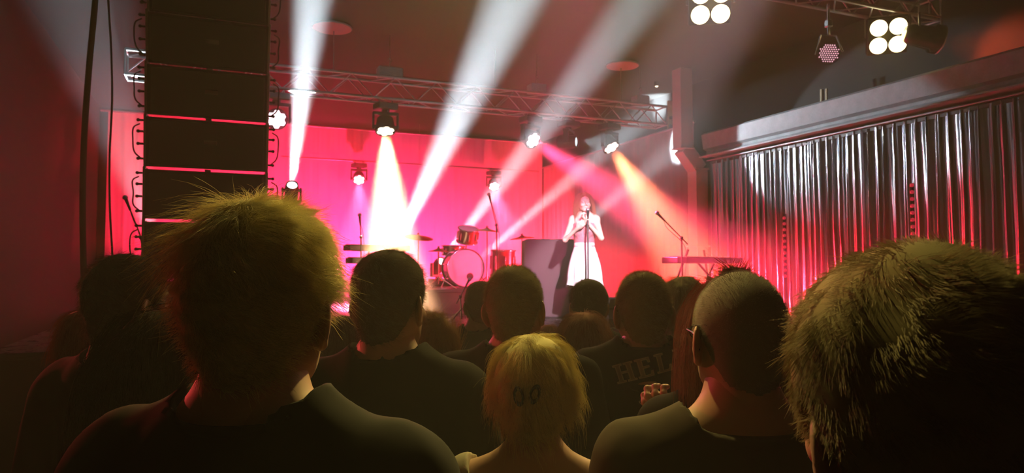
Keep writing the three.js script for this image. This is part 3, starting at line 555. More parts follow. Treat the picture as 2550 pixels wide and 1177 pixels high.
// head: origin at its middle, +z is the face, the crown at y = 0.125
function headField(k) {                     // k: { jaw, ear, neck }
  return (x, y, z) => {
    const ax = Math.abs(x);
    let d = ell(x, y, z, [0, 0.028, -0.014], [0.077, 0.097, 0.1]);
    d = smin(d, ell(x, y, z, [0, -0.035, 0.034], [0.06 * k.jaw, 0.082, 0.062]), 0.03);
    d = smin(d, cap(ax, y, z, [0.05 * k.jaw, -0.045, 0.0], [0.018, -0.092, 0.07], 0.02, 0.017), 0.025);
    d = smin(d, ell(x, y, z, [0, -0.098, 0.076], [0.022 * k.jaw, 0.016, 0.016]), 0.02);
    d = smin(d, cap(ax, y, z, [0.0, 0.036, 0.087], [0.045, 0.03, 0.068], 0.009, 0.01), 0.018);                 // brow
    d = smin(d, ell(ax, y, z, [0.042, -0.025, 0.068], [0.022, 0.018, 0.018]), 0.02);                          // cheek
    d = smax(d, -ell(ax, y, z, [0.033, 0.008, 0.1], [0.017, 0.012, 0.016]), 0.012);                            // eye socket
    d = smin(d, ell(ax, y, z, [0.032, 0.008, 0.078], [0.0125, 0.011, 0.012]), 0.003);                          // eye
    d = smin(d, cap(x, y, z, [0, 0.022, 0.094], [0, -0.026, 0.116], 0.007, 0.011), 0.012);                     // nose
    d = smin(d, ell(ax, y, z, [0.012, -0.032, 0.104], [0.009, 0.008, 0.01]), 0.006);
    d = smin(d, cap(ax, y, z, [0, -0.058, 0.098], [0.021, -0.06, 0.086], 0.006, 0.003), 0.007);                // lips
    d = smin(d, cap(ax, y, z, [0, -0.069, 0.096], [0.018, -0.067, 0.086], 0.007, 0.003), 0.007);
    d = smax(d, -cap(ax, y, z, [0, -0.0635, 0.106], [0.02, -0.0635, 0.092], 0.0025, 0.002), 0.004);
    d = smin(d, cap(x, y, z, [0, -0.05, -0.032], [0, -0.22, -0.055], k.neck * 0.97, k.neck * 1.06), 0.035);
    // ears: a flap with a rim and a lobe, standing off the skull at its rear edge
    const s = k.ear, ex = (ax - 0.081) - 0.5 * -(z + 0.012) * 0.9, ey = (y + 0.004) / s, ez = (z + 0.014) / s;
    let e = Math.max(ell(ex, ey, ez, [0, 0, -0.004], [0.0085, 0.034, 0.021]), 0 - 1);
    e = smax(e, -ell(ex, ey, ez, [0.008, 0.006, 0.0], [0.007, 0.022, 0.012]), 0.004);
    e = smin(e, ell(ex, ey, ez, [0.0, -0.031, 0.004], [0.0075, 0.011, 0.01]), 0.006);
    return smin(d, e, 0.006);
  };
}
// hand: origin at the wrist, fingers along -y, palm facing -x (for the left hand), thumb to +z
function handField(curl) {
  const F = [[0.028, 0.072], [0.009, 0.079], [-0.011, 0.074], [-0.03, 0.06]], chains = [];
  F.forEach(([z, L], i) => {
    let p = [0, -0.085 + Math.abs(i - 1) * 0.005, z], a = 0.15 + curl * 0.45; const seg = [0.46, 0.3, 0.24], r = [0.0095, 0.0088, 0.0082, 0.0072];
    for (let k = 0; k < 3; k++) { const l = L * seg[k] * 1.12, q = [p[0] - Math.sin(a) * l, p[1] - Math.cos(a) * l, p[2] + (z * 0.06)]; chains.push([p, q, r[k], r[k + 1]]); p = q; a += 0.2 + curl * 0.75; }
  });
  chains.push([[0, -0.025, 0.03], [-0.016, -0.055, 0.052], 0.013, 0.0115], [[-0.016, -0.055, 0.052], [-0.03 - 0.01 * curl, -0.082, 0.056 - 0.02 * curl], 0.0105, 0.008]);
  return (x, y, z) => {
    let d = ell(x, y, z, [0, -0.05, -0.001], [0.017, 0.052, 0.044]);
    d = smin(d, cap(x, y, z, [0, 0.03, 0], [0, -0.02, 0], 0.027, 0.027), 0.02);
    for (const [a, b, r1, r2] of chains) d = smin(d, cap(x, y, z, a, b, r1, r2), 0.006);
    return d;
  };
}
const armsDown = { elbow: [0.25, 1.12, -0.03], wrist: [0.262, 0.87, 0.05] };
// body 1.75 m tall without the head, +z forward. b: { sh shoulder half width, ch chest, wa waist, hi hips, neck }
function bodyParts(b, L = armsDown, R = armsDown) {
  const arm = (x, y, z, s, A) => { const ax = x * s, sh = [b.sh, 1.405, -0.012]; return smin(cap(ax, y, z, sh, A.elbow, 0.055 * b.limb, 0.042 * b.limb), cap(ax, y, z, A.elbow, A.wrist, 0.041 * b.limb, 0.027 * b.limb), 0.015); };
  const torso = (x, y, z) => {
    const ax = Math.abs(x);
    let d = ell(x, y, z, [0, 1.27, -0.005], [b.ch, 0.21, 0.115]);
    d = smin(d, ell(x, y, z, [0, 1.07, 0], [b.wa, 0.18, 0.1]), 0.07);
    d = smin(d, ell(x, y, z, [0, 0.92, -0.01], [b.hi, 0.14, 0.12]), 0.07);
    d = smin(d, cap(ax, y, z, [0, 1.4, -0.02], [b.sh, 1.4, -0.012], 0.065, 0.058), 0.05);
    d = smin(d, cap(ax, y, z, [0, 1.5, -0.045], [b.sh * 0.85, 1.425, -0.02], 0.05, 0.04), 0.05);
    if (b.bust) d = smin(d, ell(ax, y, z, [0.075, 1.25, 0.085], [0.06, 0.065, 0.05]), 0.04);
    return d;
  };
  const neck = (x, y, z) => cap(x, y, z, [0, 1.42, -0.04], [0, 1.6, -0.012], b.neck * 1.12, b.neck);
  const legs = (x, y, z) => { const ax = Math.abs(x); return smin(cap(ax, y, z, [0.088, 0.9, -0.005], [0.1, 0.49, 0.01], 0.088 * b.limb, 0.058 * b.limb), smin(cap(ax, y, z, [0.1, 0.49, 0.01], [0.105, 0.09, -0.02], 0.056 * b.limb, 0.036), smin(ell(ax, y, z, [0.1, 0.34, -0.025], [0.05, 0.12, 0.052]), cap(ax, y, z, [0.105, 0.045, -0.04], [0.12, 0.03, 0.13], 0.038, 0.028), 0.03), 0.03), 0.02); };
  return { arm, torso, neck, legs, L, R };
}
const handGeo = (curl) => fieldMesh(handField(curl), [-0.08, -0.19, -0.06], [0.04, 0.06, 0.08], 0.0045);
const relaxed = handGeo(0.55);
function putHand(geo, side, elbow, wrist, roll = 0) {
  const g = geo.clone(), dir = V(wrist[0] - elbow[0], wrist[1] - elbow[1], wrist[2] - elbow[2]).normalize();
  if (roll) g.rotateY(roll);
  g.applyQuaternion(new THREE.Quaternion().setFromUnitVectors(V(0, -1, 0), dir)); g.translate(...wrist);
  if (side < 0) { g.scale(-1, 1, 1); const ix = g.index.array; for (let i = 0; i < ix.length; i += 3) { const t = ix[i]; ix[i] = ix[i + 1]; ix[i + 1] = t; } }
  return g;
}
function bodyGeo(b, L = armsDown, R = armsDown, hands = [relaxed, relaxed], rolls = [0, 0], cell = 0.014) {
  const P = bodyParts(b, L, R);
  const f = (x, y, z) => { let d = smin(P.torso(x, y, z), P.neck(x, y, z), 0.05); d = smin(d, P.legs(x, y, z), 0.03); d = smin(d, P.arm(x, y, z, 1, L), 0.03); return smin(d, P.arm(x, y, z, -1, R), 0.03); };
  const reach = Math.max(0.34, Math.abs(L.elbow[0]) + 0.1, Math.abs(R.elbow[0]) + 0.1), fz = Math.max(0.22, L.wrist[2] + 0.08, R.wrist[2] + 0.08);
  return mergeGeometries([fieldMesh(f, [-reach, -0.02, -0.2], [reach, 1.64, fz], cell), putHand(hands[0], 1, L.elbow, L.wrist, rolls[0]), putHand(hands[1], -1, R.elbow, R.wrist, rolls[1])]);
}
const fold = (x, y, z, s) => 0.006 * noise3.noise(x * 9 + s, y * 5, z * 9) + 0.004 * noise3.noise(x * 20, y * 11 + s, z * 20) + 0.003 * Math.sin(26 * (y + 0.8 * Math.abs(x)) + 5 * noise3.noise(x * 5, y * 3, s)) * Math.max(0, 1 - Math.abs(y - 1.32) / 0.2);
function shirtGeo(b, o) {                    // o: { sleeve, hem, off, neckR, seed, strap }
  const P = bodyParts(b), { off = 0.016, hem = 0.84, neckR = 0.085, seed = 0, sleeve = 1.16 } = o;
  const f = (x, y, z) => {
    const ax = Math.abs(x); let d = smin(P.torso(x, y, z), P.neck(x, y, z), 0.05);
    if (sleeve < 1.4) { let a = cap(ax, y, z, [b.sh, 1.405, -0.012], armsDown.elbow, 0.062 * b.limb, 0.06 * b.limb); a = smax(a, sleeve - y + (ax - b.sh) * 0.2, 0.012); d = smin(d, a, 0.03); }
    d -= off + 0.014 * Math.max(0, Math.min(1, (1.2 - y) / 0.3)) + fold(x, y, z, seed);
    d = smax(d, hem - y, 0.01);
    const rim = 1.492 - (o.low ?? 0) - 0.5 * Math.max(0, z + 0.03);
    d = smax(d, -smax(Math.hypot(x, (z + 0.03) * 0.95) - neckR - 0.1 * Math.max(0, y - rim), rim - y, 0.012), 0.006);
    if (o.strap) d = smax(d, -(Math.hypot(ax - b.sh - 0.035, (y - 1.36) * 0.75) - 0.1), 0.012);
    return d;
  };
  const g = fieldMesh(f, [-0.36, hem - 0.03, -0.22], [0.36, 1.58, 0.24], 0.01); return g;
}
// seam: ribbing ring round the neck opening
const collarGeo = (b, o) => { const pts = [], R = (o.neckR ?? 0.085) + 0.004; for (let k = 0; k < 28; k++) { const a = k / 28 * 2 * Math.PI, z = -0.03 + Math.cos(a) * R; pts.push(V(Math.sin(a) * R, 1.494 - (o.low ?? 0) - 0.5 * Math.max(0, z + 0.03), z)); } return tube(pts, 0.0075, 56, 6, true); };
function trouserGeo(b) { const P = bodyParts(b); return fieldMesh((x, y, z) => { let d = smin(P.legs(x, y, z), ell(x, y, z, [0, 0.93, -0.01], [b.hi, 0.12, 0.12]), 0.04) - 0.016 - 0.012 * Math.max(0, (0.5 - y)) - 0.006 * noise3.noise(x * 10, y * 7, z * 10); return smax(smax(d, y - 1.0, 0.01), 0.06 - y, 0.01); }, [-0.28, 0.03, -0.2], [0.28, 1.04, 0.2], 0.016); }
const shoeGeo = (s) => fieldMesh((x, y, z) => smax(smin(cap(x, y, z, [s * 0.105, 0.045, -0.04], [s * 0.122, 0.04, 0.15], 0.048, 0.04), cap(x, y, z, [s * 0.105, 0.05, -0.03], [s * 0.105, 0.1, -0.025], 0.05, 0.046), 0.03), 0.004 - y, 0.006), [s * 0.11 - 0.09, -0.01, -0.12], [s * 0.11 + 0.09, 0.17, 0.22], 0.01);
const MAN = { sh: 0.185, ch: 0.165, wa: 0.15, hi: 0.165, neck: 0.06, limb: 1 }, WOMAN = { sh: 0.155, ch: 0.14, wa: 0.12, hi: 0.165, neck: 0.049, limb: 0.86, bust: 1 };
const shoes = [shoeGeo(1), shoeGeo(-1)];
const kit = {
  man: { build: MAN, body: bodyGeo(MAN), head: fieldMesh(headField({ jaw: 1.05, ear: 1.0, neck: 0.058 }), [-0.12, -0.2, -0.13], [0.12, 0.14, 0.14], 0.004), trousers: trouserGeo(MAN) },
  woman: { build: WOMAN, body: bodyGeo(WOMAN), head: fieldMesh(headField({ jaw: 0.92, ear: 0.9, neck: 0.047 }), [-0.12, -0.2, -0.13], [0.12, 0.14, 0.14], 0.004), trousers: trouserGeo(WOMAN) },
};
const shirtKinds = { tee: {}, tank: { sleeve: 2, strap: true, neckR: 0.11, low: 0.02 }, wide: { neckR: 0.098, low: 0.012 }, boat: { neckR: 0.15, low: 0.07, sleeve: 1.28 } }, shirtStore = {};
const shirtOf = (sex, kind, seed) => shirtStore[sex + kind + seed] ??= shirtGeo(kit[sex].build, { ...shirtKinds[kind], seed: seed * 7.7 });

// ---------------------------------------------------------------- hair
// the lowest height of hair round the head; angle 0 is the forehead, pi the nape
function hairline(x, z, low) { const a = Math.abs(Math.atan2(x, z)), K = [[0, 0.082], [0.7, 0.066], [1.05, 0.035], [1.35, -0.012], [1.75, 0.028], [2.15, -0.03], [2.6, -0.075], [3.15, -0.088]]; for (let i = 1; i < K.length; i++) if (a <= K[i][0]) { const t = (a - K[i - 1][0]) / (K[i][0] - K[i - 1][0]); return K[i - 1][1] + t * (K[i][1] - K[i - 1][1]) + (a > 1.9 ? low : 0); } return K[7][1] + low; }
const smooth = (t) => { t = Math.max(0, Math.min(1, t)); return t * t * (3 - 2 * t); };
function hairCap(head, o) {                 // a shell over the scalp, thick where the hair is thick
  const p = head.attributes.position, n = head.attributes.normal, ix = head.index.array, map = new Map(), pos = [], out = [];
  const m = (i) => { const x = p.getX(i), y = p.getY(i), z = p.getZ(i); if (Math.abs(x) > 0.086 && y < 0.04) return -1; return y - hairline(x, z, o.low ?? 0); };
  const vert = (i) => {
    if (map.has(i)) return map.get(i);
    const x = p.getX(i), y = p.getY(i), z = p.getZ(i), k = smooth(m(i) / 0.03), s = o.seed ?? 0;
    let t = 0.0015 + k * (o.thick + (o.top ?? 0) * smooth((y - 0.02) / 0.09) + (o.side ?? 0) * smooth(Math.abs(x) / 0.07 - 0.3) + o.thick * 0.6 * noise3.noise(x * 22 + s, y * 22, z * 22));
    const r = pos.length / 3; pos.push(x + n.getX(i) * t, y + n.getY(i) * t, z + n.getZ(i) * t); map.set(i, r); return r;
  };
  for (let i = 0; i < ix.length; i += 3) if (m(ix[i]) > 0 && m(ix[i + 1]) > 0 && m(ix[i + 2]) > 0) out.push(vert(ix[i]), vert(ix[i + 1]), vert(ix[i + 2]));
  const g = new THREE.BufferGeometry(); g.setAttribute('position', new THREE.Float32BufferAttribute(pos, 3)); g.setIndex(out); g.computeVertexNormals(); return g;
}
// strands grown from the cap: each bends toward its comb direction, then toward the ground, and keeps out of the head
function strands(capGeo, o) {
  const p = capGeo.attributes.position, nn = capGeo.attributes.normal, ix = capGeo.index.array, nt = ix.length / 3, acc = new Float32Array(nt); let sum = 0;
  const A = V(), B = V(), C = V(), ab = V(), ac = V();
  for (let t = 0; t < nt; t++) { A.fromBufferAttribute(p, ix[t * 3]); B.fromBufferAttribute(p, ix[t * 3 + 1]); C.fromBufferAttribute(p, ix[t * 3 + 2]); sum += ab.subVectors(B, A).cross(ac.subVectors(C, A)).length(); acc[t] = sum; }
  const N = o.count, S = o.seg ?? 4, pos = new Float32Array(N * (S + 1) * 9), nor = new Float32Array(N * (S + 1) * 9), idx = new Uint32Array(N * S * 18), s0 = o.seed ?? 0;
  const q = V(), d = V(), nrm = V(), u = V(), w = V(), wind = V(); let io = 0;
  for (let i = 0; i < N; i++) {
    const r = rnd() * sum; let lo = 0, hi = nt - 1; while (lo < hi) { const mid = (lo + hi) >> 1; if (acc[mid] < r) lo = mid + 1; else hi = mid; }
    let b1 = rnd(), b2 = rnd(); if (b1 + b2 > 1) { b1 = 1 - b1; b2 = 1 - b2; }
    const i0 = ix[lo * 3], i1 = ix[lo * 3 + 1], i2 = ix[lo * 3 + 2];
    q.fromBufferAttribute(p, i0).multiplyScalar(1 - b1 - b2).addScaledVector(A.fromBufferAttribute(p, i1), b1).addScaledVector(A.fromBufferAttribute(p, i2), b2);
    nrm.fromBufferAttribute(nn, i0).multiplyScalar(1 - b1 - b2).addScaledVector(A.fromBufferAttribute(nn, i1), b1).addScaledVector(A.fromBufferAttribute(nn, i2), b2).normalize();
    const clump = noise3.noise(q.x * 40 + s0, q.y * 40, q.z * 40), clump2 = noise3.noise(q.x * 40, q.y * 40 + s0 + 9, q.z * 40);
    const kTop = smooth((q.y - 0.0) / 0.1), [la, lb] = o.len, len = (la + (lb - la) * rnd()) * (o.topLen ? (1 + (o.topLen - 1) * kTop) : 1) * (rnd() < (o.stray ?? 0) ? 1.7 : 1) * (o.lenAt ? o.lenAt(q) : 1), step = len / S;
    const comb = o.comb(q, nrm, wind);
    d.copy(nrm).multiplyScalar(o.lift).addScaledVector(comb, 1).add(u.set(clump, clump2, -clump).multiplyScalar(o.mess)).add(u.set(rnd() - 0.5, rnd() - 0.5, rnd() - 0.5).multiplyScalar(o.frizz)).normalize();
    q.addScaledVector(nrm, -0.002);
    const rad = (o.width ?? 0.0003) * (0.7 + 0.6 * rnd());
    for (let k = 0; k <= S; k++) {
      u.set(d.z, d.x, d.y).cross(d).normalize(); w.crossVectors(d, u).normalize();
      const rk = rad * (k === S ? 0.25 : 1 - 0.5 * k / S);
      for (let c = 0; c < 3; c++) { const a = c * 2.0944, cx2 = Math.cos(a), sx2 = Math.sin(a), o3 = ((i * (S + 1) + k) * 3 + c) * 3; const ex = u.x * cx2 + w.x * sx2, ey = u.y * cx2 + w.y * sx2, ez = u.z * cx2 + w.z * sx2; pos[o3] = q.x + ex * rk; pos[o3 + 1] = q.y + ey * rk; pos[o3 + 2] = q.z + ez * rk; nor[o3] = ex; nor[o3 + 1] = ey; nor[o3 + 2] = ez; }
      if (k === S) break;
      q.addScaledVector(d, step);
      d.y -= o.gravity * step * 10; d.add(u.set(rnd() - 0.5, rnd() - 0.5, rnd() - 0.5).multiplyScalar(o.frizz * 0.5));
      if (o.curl) { const ph = k * 1.3 + clump * 9; d.add(u.set(Math.sin(ph), 0, Math.cos(ph)).multiplyScalar(o.curl)); }
      d.normalize();
      if (o.free) continue;
      const kr = o.keep ?? 0.004, e = Math.hypot(q.x / (0.079 + kr), (q.y - 0.028) / (0.099 + kr), (q.z + 0.012) / (0.102 + kr));
      if (e < 1) { q.set(q.x / e, (q.y - 0.028) / e + 0.028, (q.z + 0.012) / e - 0.012); u.set(q.x, q.y - 0.028, q.z + 0.012).normalize(); const into = d.dot(u); if (into < 0.02) d.addScaledVector(u, 0.02 - into).normalize(); }
      if (q.y < -0.06) { const rx = q.x, rz = q.z + 0.035, h = Math.hypot(rx, rz), need = (o.bodyKeep ?? 0.066) + Math.max(0, -0.1 - q.y) * (o.flare ?? 0.25); if (h < need) { q.x *= need / h; q.z = (q.z + 0.035) * need / h - 0.035; } }
    }
    for (let k = 0; k < S; k++) for (let c = 0; c < 3; c++) { const a = (i * (S + 1) + k) * 3 + c, b = (i * (S + 1) + k) * 3 + (c + 1) % 3; idx[io++] = a; idx[io++] = b; idx[io++] = b + 3; idx[io++] = a; idx[io++] = b + 3; idx[io++] = a + 3; }
  }
  const g = new THREE.BufferGeometry(); g.setAttribute('position', new THREE.BufferAttribute(pos, 3)); g.setAttribute('normal', new THREE.BufferAttribute(nor, 3)); g.setIndex(new THREE.BufferAttribute(idx, 1)); return g;
}
// comb directions, from the whorl at the crown
const whorl = (swirl, fwd = 0.35) => (q, n, out) => { const cxx = q.x - 0.005, czz = q.z + 0.045; out.set(cxx + swirl * czz, 0, czz - swirl * cxx + fwd * 0.03 * (q.z > -0.04 ? 1 : 0)); out.y = -Math.hypot(out.x, out.z) * 0.4; out.addScaledVector(n, -out.dot(n)); if (out.lengthSq() < 1e-8) out.set(0, 0, 1); return out.normalize(); };
const downward = (q, n, out) => { out.set(q.x * 2, -0.7, q.z < 0 ? -0.1 : 0.05); out.addScaledVector(n, -out.dot(n)); if (out.lengthSq() < 1e-8) out.set(0, 0, -1); return out.normalize(); };
const parting = (side) => (q, n, out) => { out.set((q.x - side) * 8, -0.35, -0.15); out.addScaledVector(n, -out.dot(n)); return out.normalize(); };
const toward = (c) => (q, n, out) => { out.set(c[0] - q.x, c[1] - q.y, c[2] - q.z); out.addScaledVector(n, -out.dot(n)); return out.normalize(); };
const styles = {
  spiky: { thick: 0.008, top: 0.01, side: 0.004, len: [0.012, 0.024], topLen: 1.4, lift: 0.5, comb: whorl(0.7), mess: 0.8, frizz: 0.5, gravity: 0.6, seg: 4, stray: 0.06, count: 17000, width: 0.00024 },
  crop: { thick: 0.006, top: 0.009, len: [0.01, 0.02], topLen: 1.3, lift: 0.35, comb: whorl(0.6), mess: 0.7, frizz: 0.4, gravity: 0.6, seg: 3, stray: 0.03, count: 8000, width: 0.0003 },
  buzz: { thick: 0.003, top: 0.003, len: [0.007, 0.014], topLen: 1.3, lift: 1.0, comb: whorl(0.4), mess: 0.5, frizz: 0.6, gravity: 0, seg: 2, count: 10000, width: 0.00035 },
  shaved: { thick: 0.0012, top: 0.0006, len: [0.002, 0.005], lift: 1.5, comb: whorl(0.3), mess: 0.2, frizz: 0.5, gravity: 0, seg: 2, count: 9000, width: 0.00022 },
  thickCrop: { thick: 0.006, top: 0.006, side: 0.002, len: [0.006, 0.014], topLen: 1.3, lift: 0.5, comb: whorl(0.8), mess: 1.1, frizz: 0.4, gravity: 0.6, seg: 3, stray: 0.02, count: 19000, width: 0.00022 },
  bob: { thick: 0.009, top: 0.012, side: 0.003, low: 0.0, len: [0.04, 0.08], lift: 0.25, comb: parting(0.02), mess: 0.9, frizz: 0.25, gravity: 3, seg: 7, stray: 0.04, count: 8000, width: 0.0003, keep: 0.008, bodyKeep: 0.062, curl: 0.2, flare: 0, lenAt: (q) => q.y < -0.02 ? 0.55 : 1 },
  longHair: { thick: 0.012, top: 0.006, low: -0.01, len: [0.3, 0.46], lift: 0.2, comb: downward, mess: 0.35, frizz: 0.18, gravity: 3, seg: 9, stray: 0.03, count: 4200, width: 0.0004, keep: 0.01, bodyKeep: 0.08, curl: 0.1, flare: 0.2 },
  updo: { thick: 0.006, top: 0.004, len: [0.05, 0.09], lift: 0.08, comb: toward([0, 0.13, -0.07]), mess: 0.2, frizz: 0.16, gravity: -0.2, seg: 4, stray: 0.05, count: 4200, width: 0.00035 },
  shaggy: { thick: 0.012, top: 0.01, low: -0.02, len: [0.05, 0.1], lift: 0.25, comb: downward, mess: 0.8, frizz: 0.35, gravity: 2.5, seg: 5, stray: 0.04, count: 4000, width: 0.0004, keep: 0.01, bodyKeep: 0.07, flare: 0 },
};
const hairMat = {}, hairOf = (rgb) => hairMat[rgb.join()] ??= [std(rgb, 0.95), phys(rgb.map((c) => Math.min(0.95, c * 1.6)), { roughness: 1, transmission: 0.3, ior: 1.5 })];
const skinBump = noiseTexture(128, (u, v) => 0.5 + 0.4 * loopNoise(u, v, 60) + 0.2 * loopNoise(u, v, 20, 2));
const skinTones = [[0.42, 0.24, 0.165], [0.36, 0.2, 0.135], [0.48, 0.29, 0.21]].map((c) => phys(c, { roughness: 0.5, sheen: 0.15, sheenColor: new THREE.Color(1, 0.8, 0.7) }));
const fabrics = {}, fabricOf = (rgb) => fabrics[rgb.join()] ??= phys(rgb, { roughness: 0.95, specularIntensity: 0.25 });
const denim = fabricOf([0.02, 0.025, 0.04]), shoeMat = M.rubber;
const SINGER = V(4.33, STAGE, -7.85);

// o: { px, py, d crown in the picture and distance; sex, style, hair, skin, shirt, kind, head scale, turn extra yaw of the head, tilt, nod, face: body yaw offset }
function person(o) {
  const top = place(o.px, o.py, o.d), Ht = top.y, s = Ht / 1.75, K = kit[o.sex], hs = (o.head ?? 1) / s;
  const t = thing('person', o.label, 'person', [top.x, 0, top.z], Math.atan2(SINGER.x - top.x, SINGER.z - top.z) + (o.face ?? 0), 'people in the crowd');
  t.scale.setScalar(s);
  const hm = new THREE.Matrix4().compose(V(0, 1.75 - 0.125 * hs, -0.005), new THREE.Quaternion().setFromEuler(new THREE.Euler(o.nod ?? 0, o.turn ?? 0, o.tilt ?? 0, 'YXZ')), V(hs, hs, hs));
  const body = mesh('body', mergeGeometries([o.body ?? K.body, K.head.clone().applyMatrix4(hm)]), skinTones[o.skin ?? 0], t);
  const sh = mesh('shirt', o.shirtGeo ?? shirtOf(o.sex, o.kind ?? 'tee', o.seed ?? 1), fabricOf(o.shirt ?? [0.02, 0.019, 0.02]), t);
  if ((o.kind ?? 'tee') === 'tee') mesh('collar', collarGeo(K.build, shirtKinds[o.kind ?? 'tee']), fabricOf((o.shirt ?? [0.02, 0.019, 0.02]).map((c) => c * 0.9)), sh);
  mesh('trousers', K.trousers, denim, t);
  for (const g of shoes) mesh('shoe', g, shoeMat, t);
  const st = { ...styles[o.style], ...(o.hairMore ?? {}), seed: o.px * 0.37 }, [mc, ms] = hairOf(o.hair), cg = hairCap(K.head, st);
  const hair = mesh('hair', cg.clone().applyMatrix4(hm), mc, t);
  const sg = strands(cg, st); mesh('hair_strands', sg.applyMatrix4(hm), ms, hair).userData = { kind: 'stuff' };
  if (o.bun) {
    const [bx, by, bz, br] = o.bun, n = 2600, bg = new THREE.SphereGeometry(br, 28, 20), bp = bg.attributes.position;
    for (let i = 0; i < bp.count; i++) { const x = bp.getX(i), y = bp.getY(i), z = bp.getZ(i), k = 1 + 0.2 * noise3.noise(x * 40, y * 40, z * 40 + o.px) + 0.12 * Math.sin(Math.atan2(z, x) * 3 + y * 90); bp.setXYZ(i, x * k, y * k * 0.85, z * k); }
    const b1 = mergeVertices((bg.deleteAttribute('uv'), bg.deleteAttribute('normal'), bg)); b1.computeVertexNormals();
    const swirlComb = (q, nn, out) => { out.set(-q.z, 0.3 * q.y, q.x).add(V(0, 0.01 * Math.sin(q.x * 200), 0)); out.addScaledVector(nn, -out.dot(nn)); return out.normalize(); };
    const bs = strands(b1, { count: n, seg: 4, len: [br * 0.6, br * 1.3], lift: 0.1, comb: swirlComb, mess: 0.4, frizz: 0.3, gravity: 0, width: 0.00035, free: true, stray: 0.06 });
    const mtx = hm.clone().multiply(new THREE.Matrix4().makeTranslation(bx, by, bz));
    const bm = mesh('bun', b1.applyMatrix4(mtx), mc, t); mesh('hair_strands', bs.applyMatrix4(mtx), ms, bm).userData = { kind: 'stuff' };
  }
  if (o.glasses) {
    const gm = M.blackGloss, gl = thingPart(t, 'glasses');
    const tf = (g) => g.applyMatrix4(hm);
    for (const sx of [-1, 1]) { mesh('rim', tf(new THREE.TorusGeometry(0.021, 0.0018, 6, 22).scale(1.15, 0.9, 1).translate(sx * 0.032, 0.006, 0.112)), gm, gl); mesh('temple', tf(tube([V(sx * 0.056, 0.012, 0.11), V(sx * 0.076, 0.014, 0.07), V(sx * 0.086, 0.014, 0.0), V(sx * 0.087, 0.008, -0.02), V(sx * 0.085, -0.015, -0.032)], 0.0022, 20, 6)), gm, gl); }
    mesh('bridge', tf(rod(V(-0.01, 0.008, 0.113), V(0.01, 0.008, 0.113), 0.0018, 6)), gm, gl);
  }
  o.extra?.(t, hm, ms, sh);
  return t;
}
const thingPart = (t, name) => { const g = new THREE.Group(); g.name = name; t.add(g); return g; };

// ---------------------------------------------------------------- the crowd, nearest first
const brown = [0.08, 0.058, 0.03], dark = [0.025, 0.018, 0.014], blond = [0.5, 0.44, 0.2], sandy = [0.24, 0.2, 0.1], ginger = [0.2, 0.07, 0.03], grey = [0.16, 0.14, 0.11];
person({ px: 664, py: 536, d: 0.95, sex: 'man', style: 'spiky', hair: blond, head: 1.04, turn: 0.14, tilt: 0.03, shirt: [0.012, 0.011, 0.01], seed: 1,
  hairMore: { lenAt: (q) => q.x > 0.0 && q.y > 0.07 ? (rnd() < 0.22 ? 2.8 : 1.3) : Math.abs(q.x) > 0.055 && q.y < 0.06 && q.z > -0.05 ? 1.7 : 1 }, label: 'person with messy spiky blond hair in a dark t-shirt, before the hanging speakers' });
person({ px: 2285, py: 642, d: 0.6, sex: 'man', style: 'thickCrop', hair: sandy, head: 1.14, turn: 0.05, nod: -0.05, tilt: -0.2, shirt: [0.01, 0.01, 0.01], seed: 2, label: 'person with thick short hair and a bare ear, largest head at the right edge' });
person({ px: 1834, py: 680, d: 1.26, sex: 'man', style: 'shaved', hair: grey, skin: 1, head: 0.95, turn: 0.12, kind: 'wide', shirt: [0.05, 0.042, 0.03], seed: 3, glasses: true, label: 'person with a closely shaved head in a grey-brown t-shirt, left of the largest head' });
person({ px: 1332, py: 855, d: 1.52, sex: 'woman', style: 'bob', hair: blond, skin: 2, head: 0.94, turn: 0.0, kind: 'boat', shirt: [0.4, 0.36, 0.28], seed: 4,
  extra: (t, hm, ms) => { for (const [x, y, a] of [[-0.012, 0.035, 0.3], [0.022, 0.03, -0.15]]) mesh('hair_clip', new THREE.TorusGeometry(0.011, 0.0035, 8, 18).scale(0.8, 1.5, 1).rotateZ(a).translate(x, y, -0.139).applyMatrix4(hm), M.blackGloss, t); }, label: 'person with a pale blond bob and dark hair clips, bare shoulders, front centre' });
person({ px: 976, py: 638, d: 1.8, sex: 'man', style: 'crop', hair: brown, head: 1.03, turn: -0.1, shirt: [0.011, 0.01, 0.009], seed: 5, label: 'broad person with short brown hair and a black t-shirt, right of the spiky blond' });
person({ px: 332, py: 648, d: 1.8, sex: 'man', style: 'crop', hair: brown, head: 1.0, turn: -0.2, shirt: [0.012, 0.012, 0.012], seed: 1, glasses: true, label: 'person with dark short hair and glasses, below the hanging cables at left' });
person({ px: 1284, py: 668, d: 2.15, sex: 'man', style: 'buzz', hair: sandy, head: 1.03, turn: -0.1, tilt: -0.04, shirt: [0.015, 0.015, 0.015], seed: 2, label: 'person with a light brown crew cut in a black t-shirt, before the bass drum' });
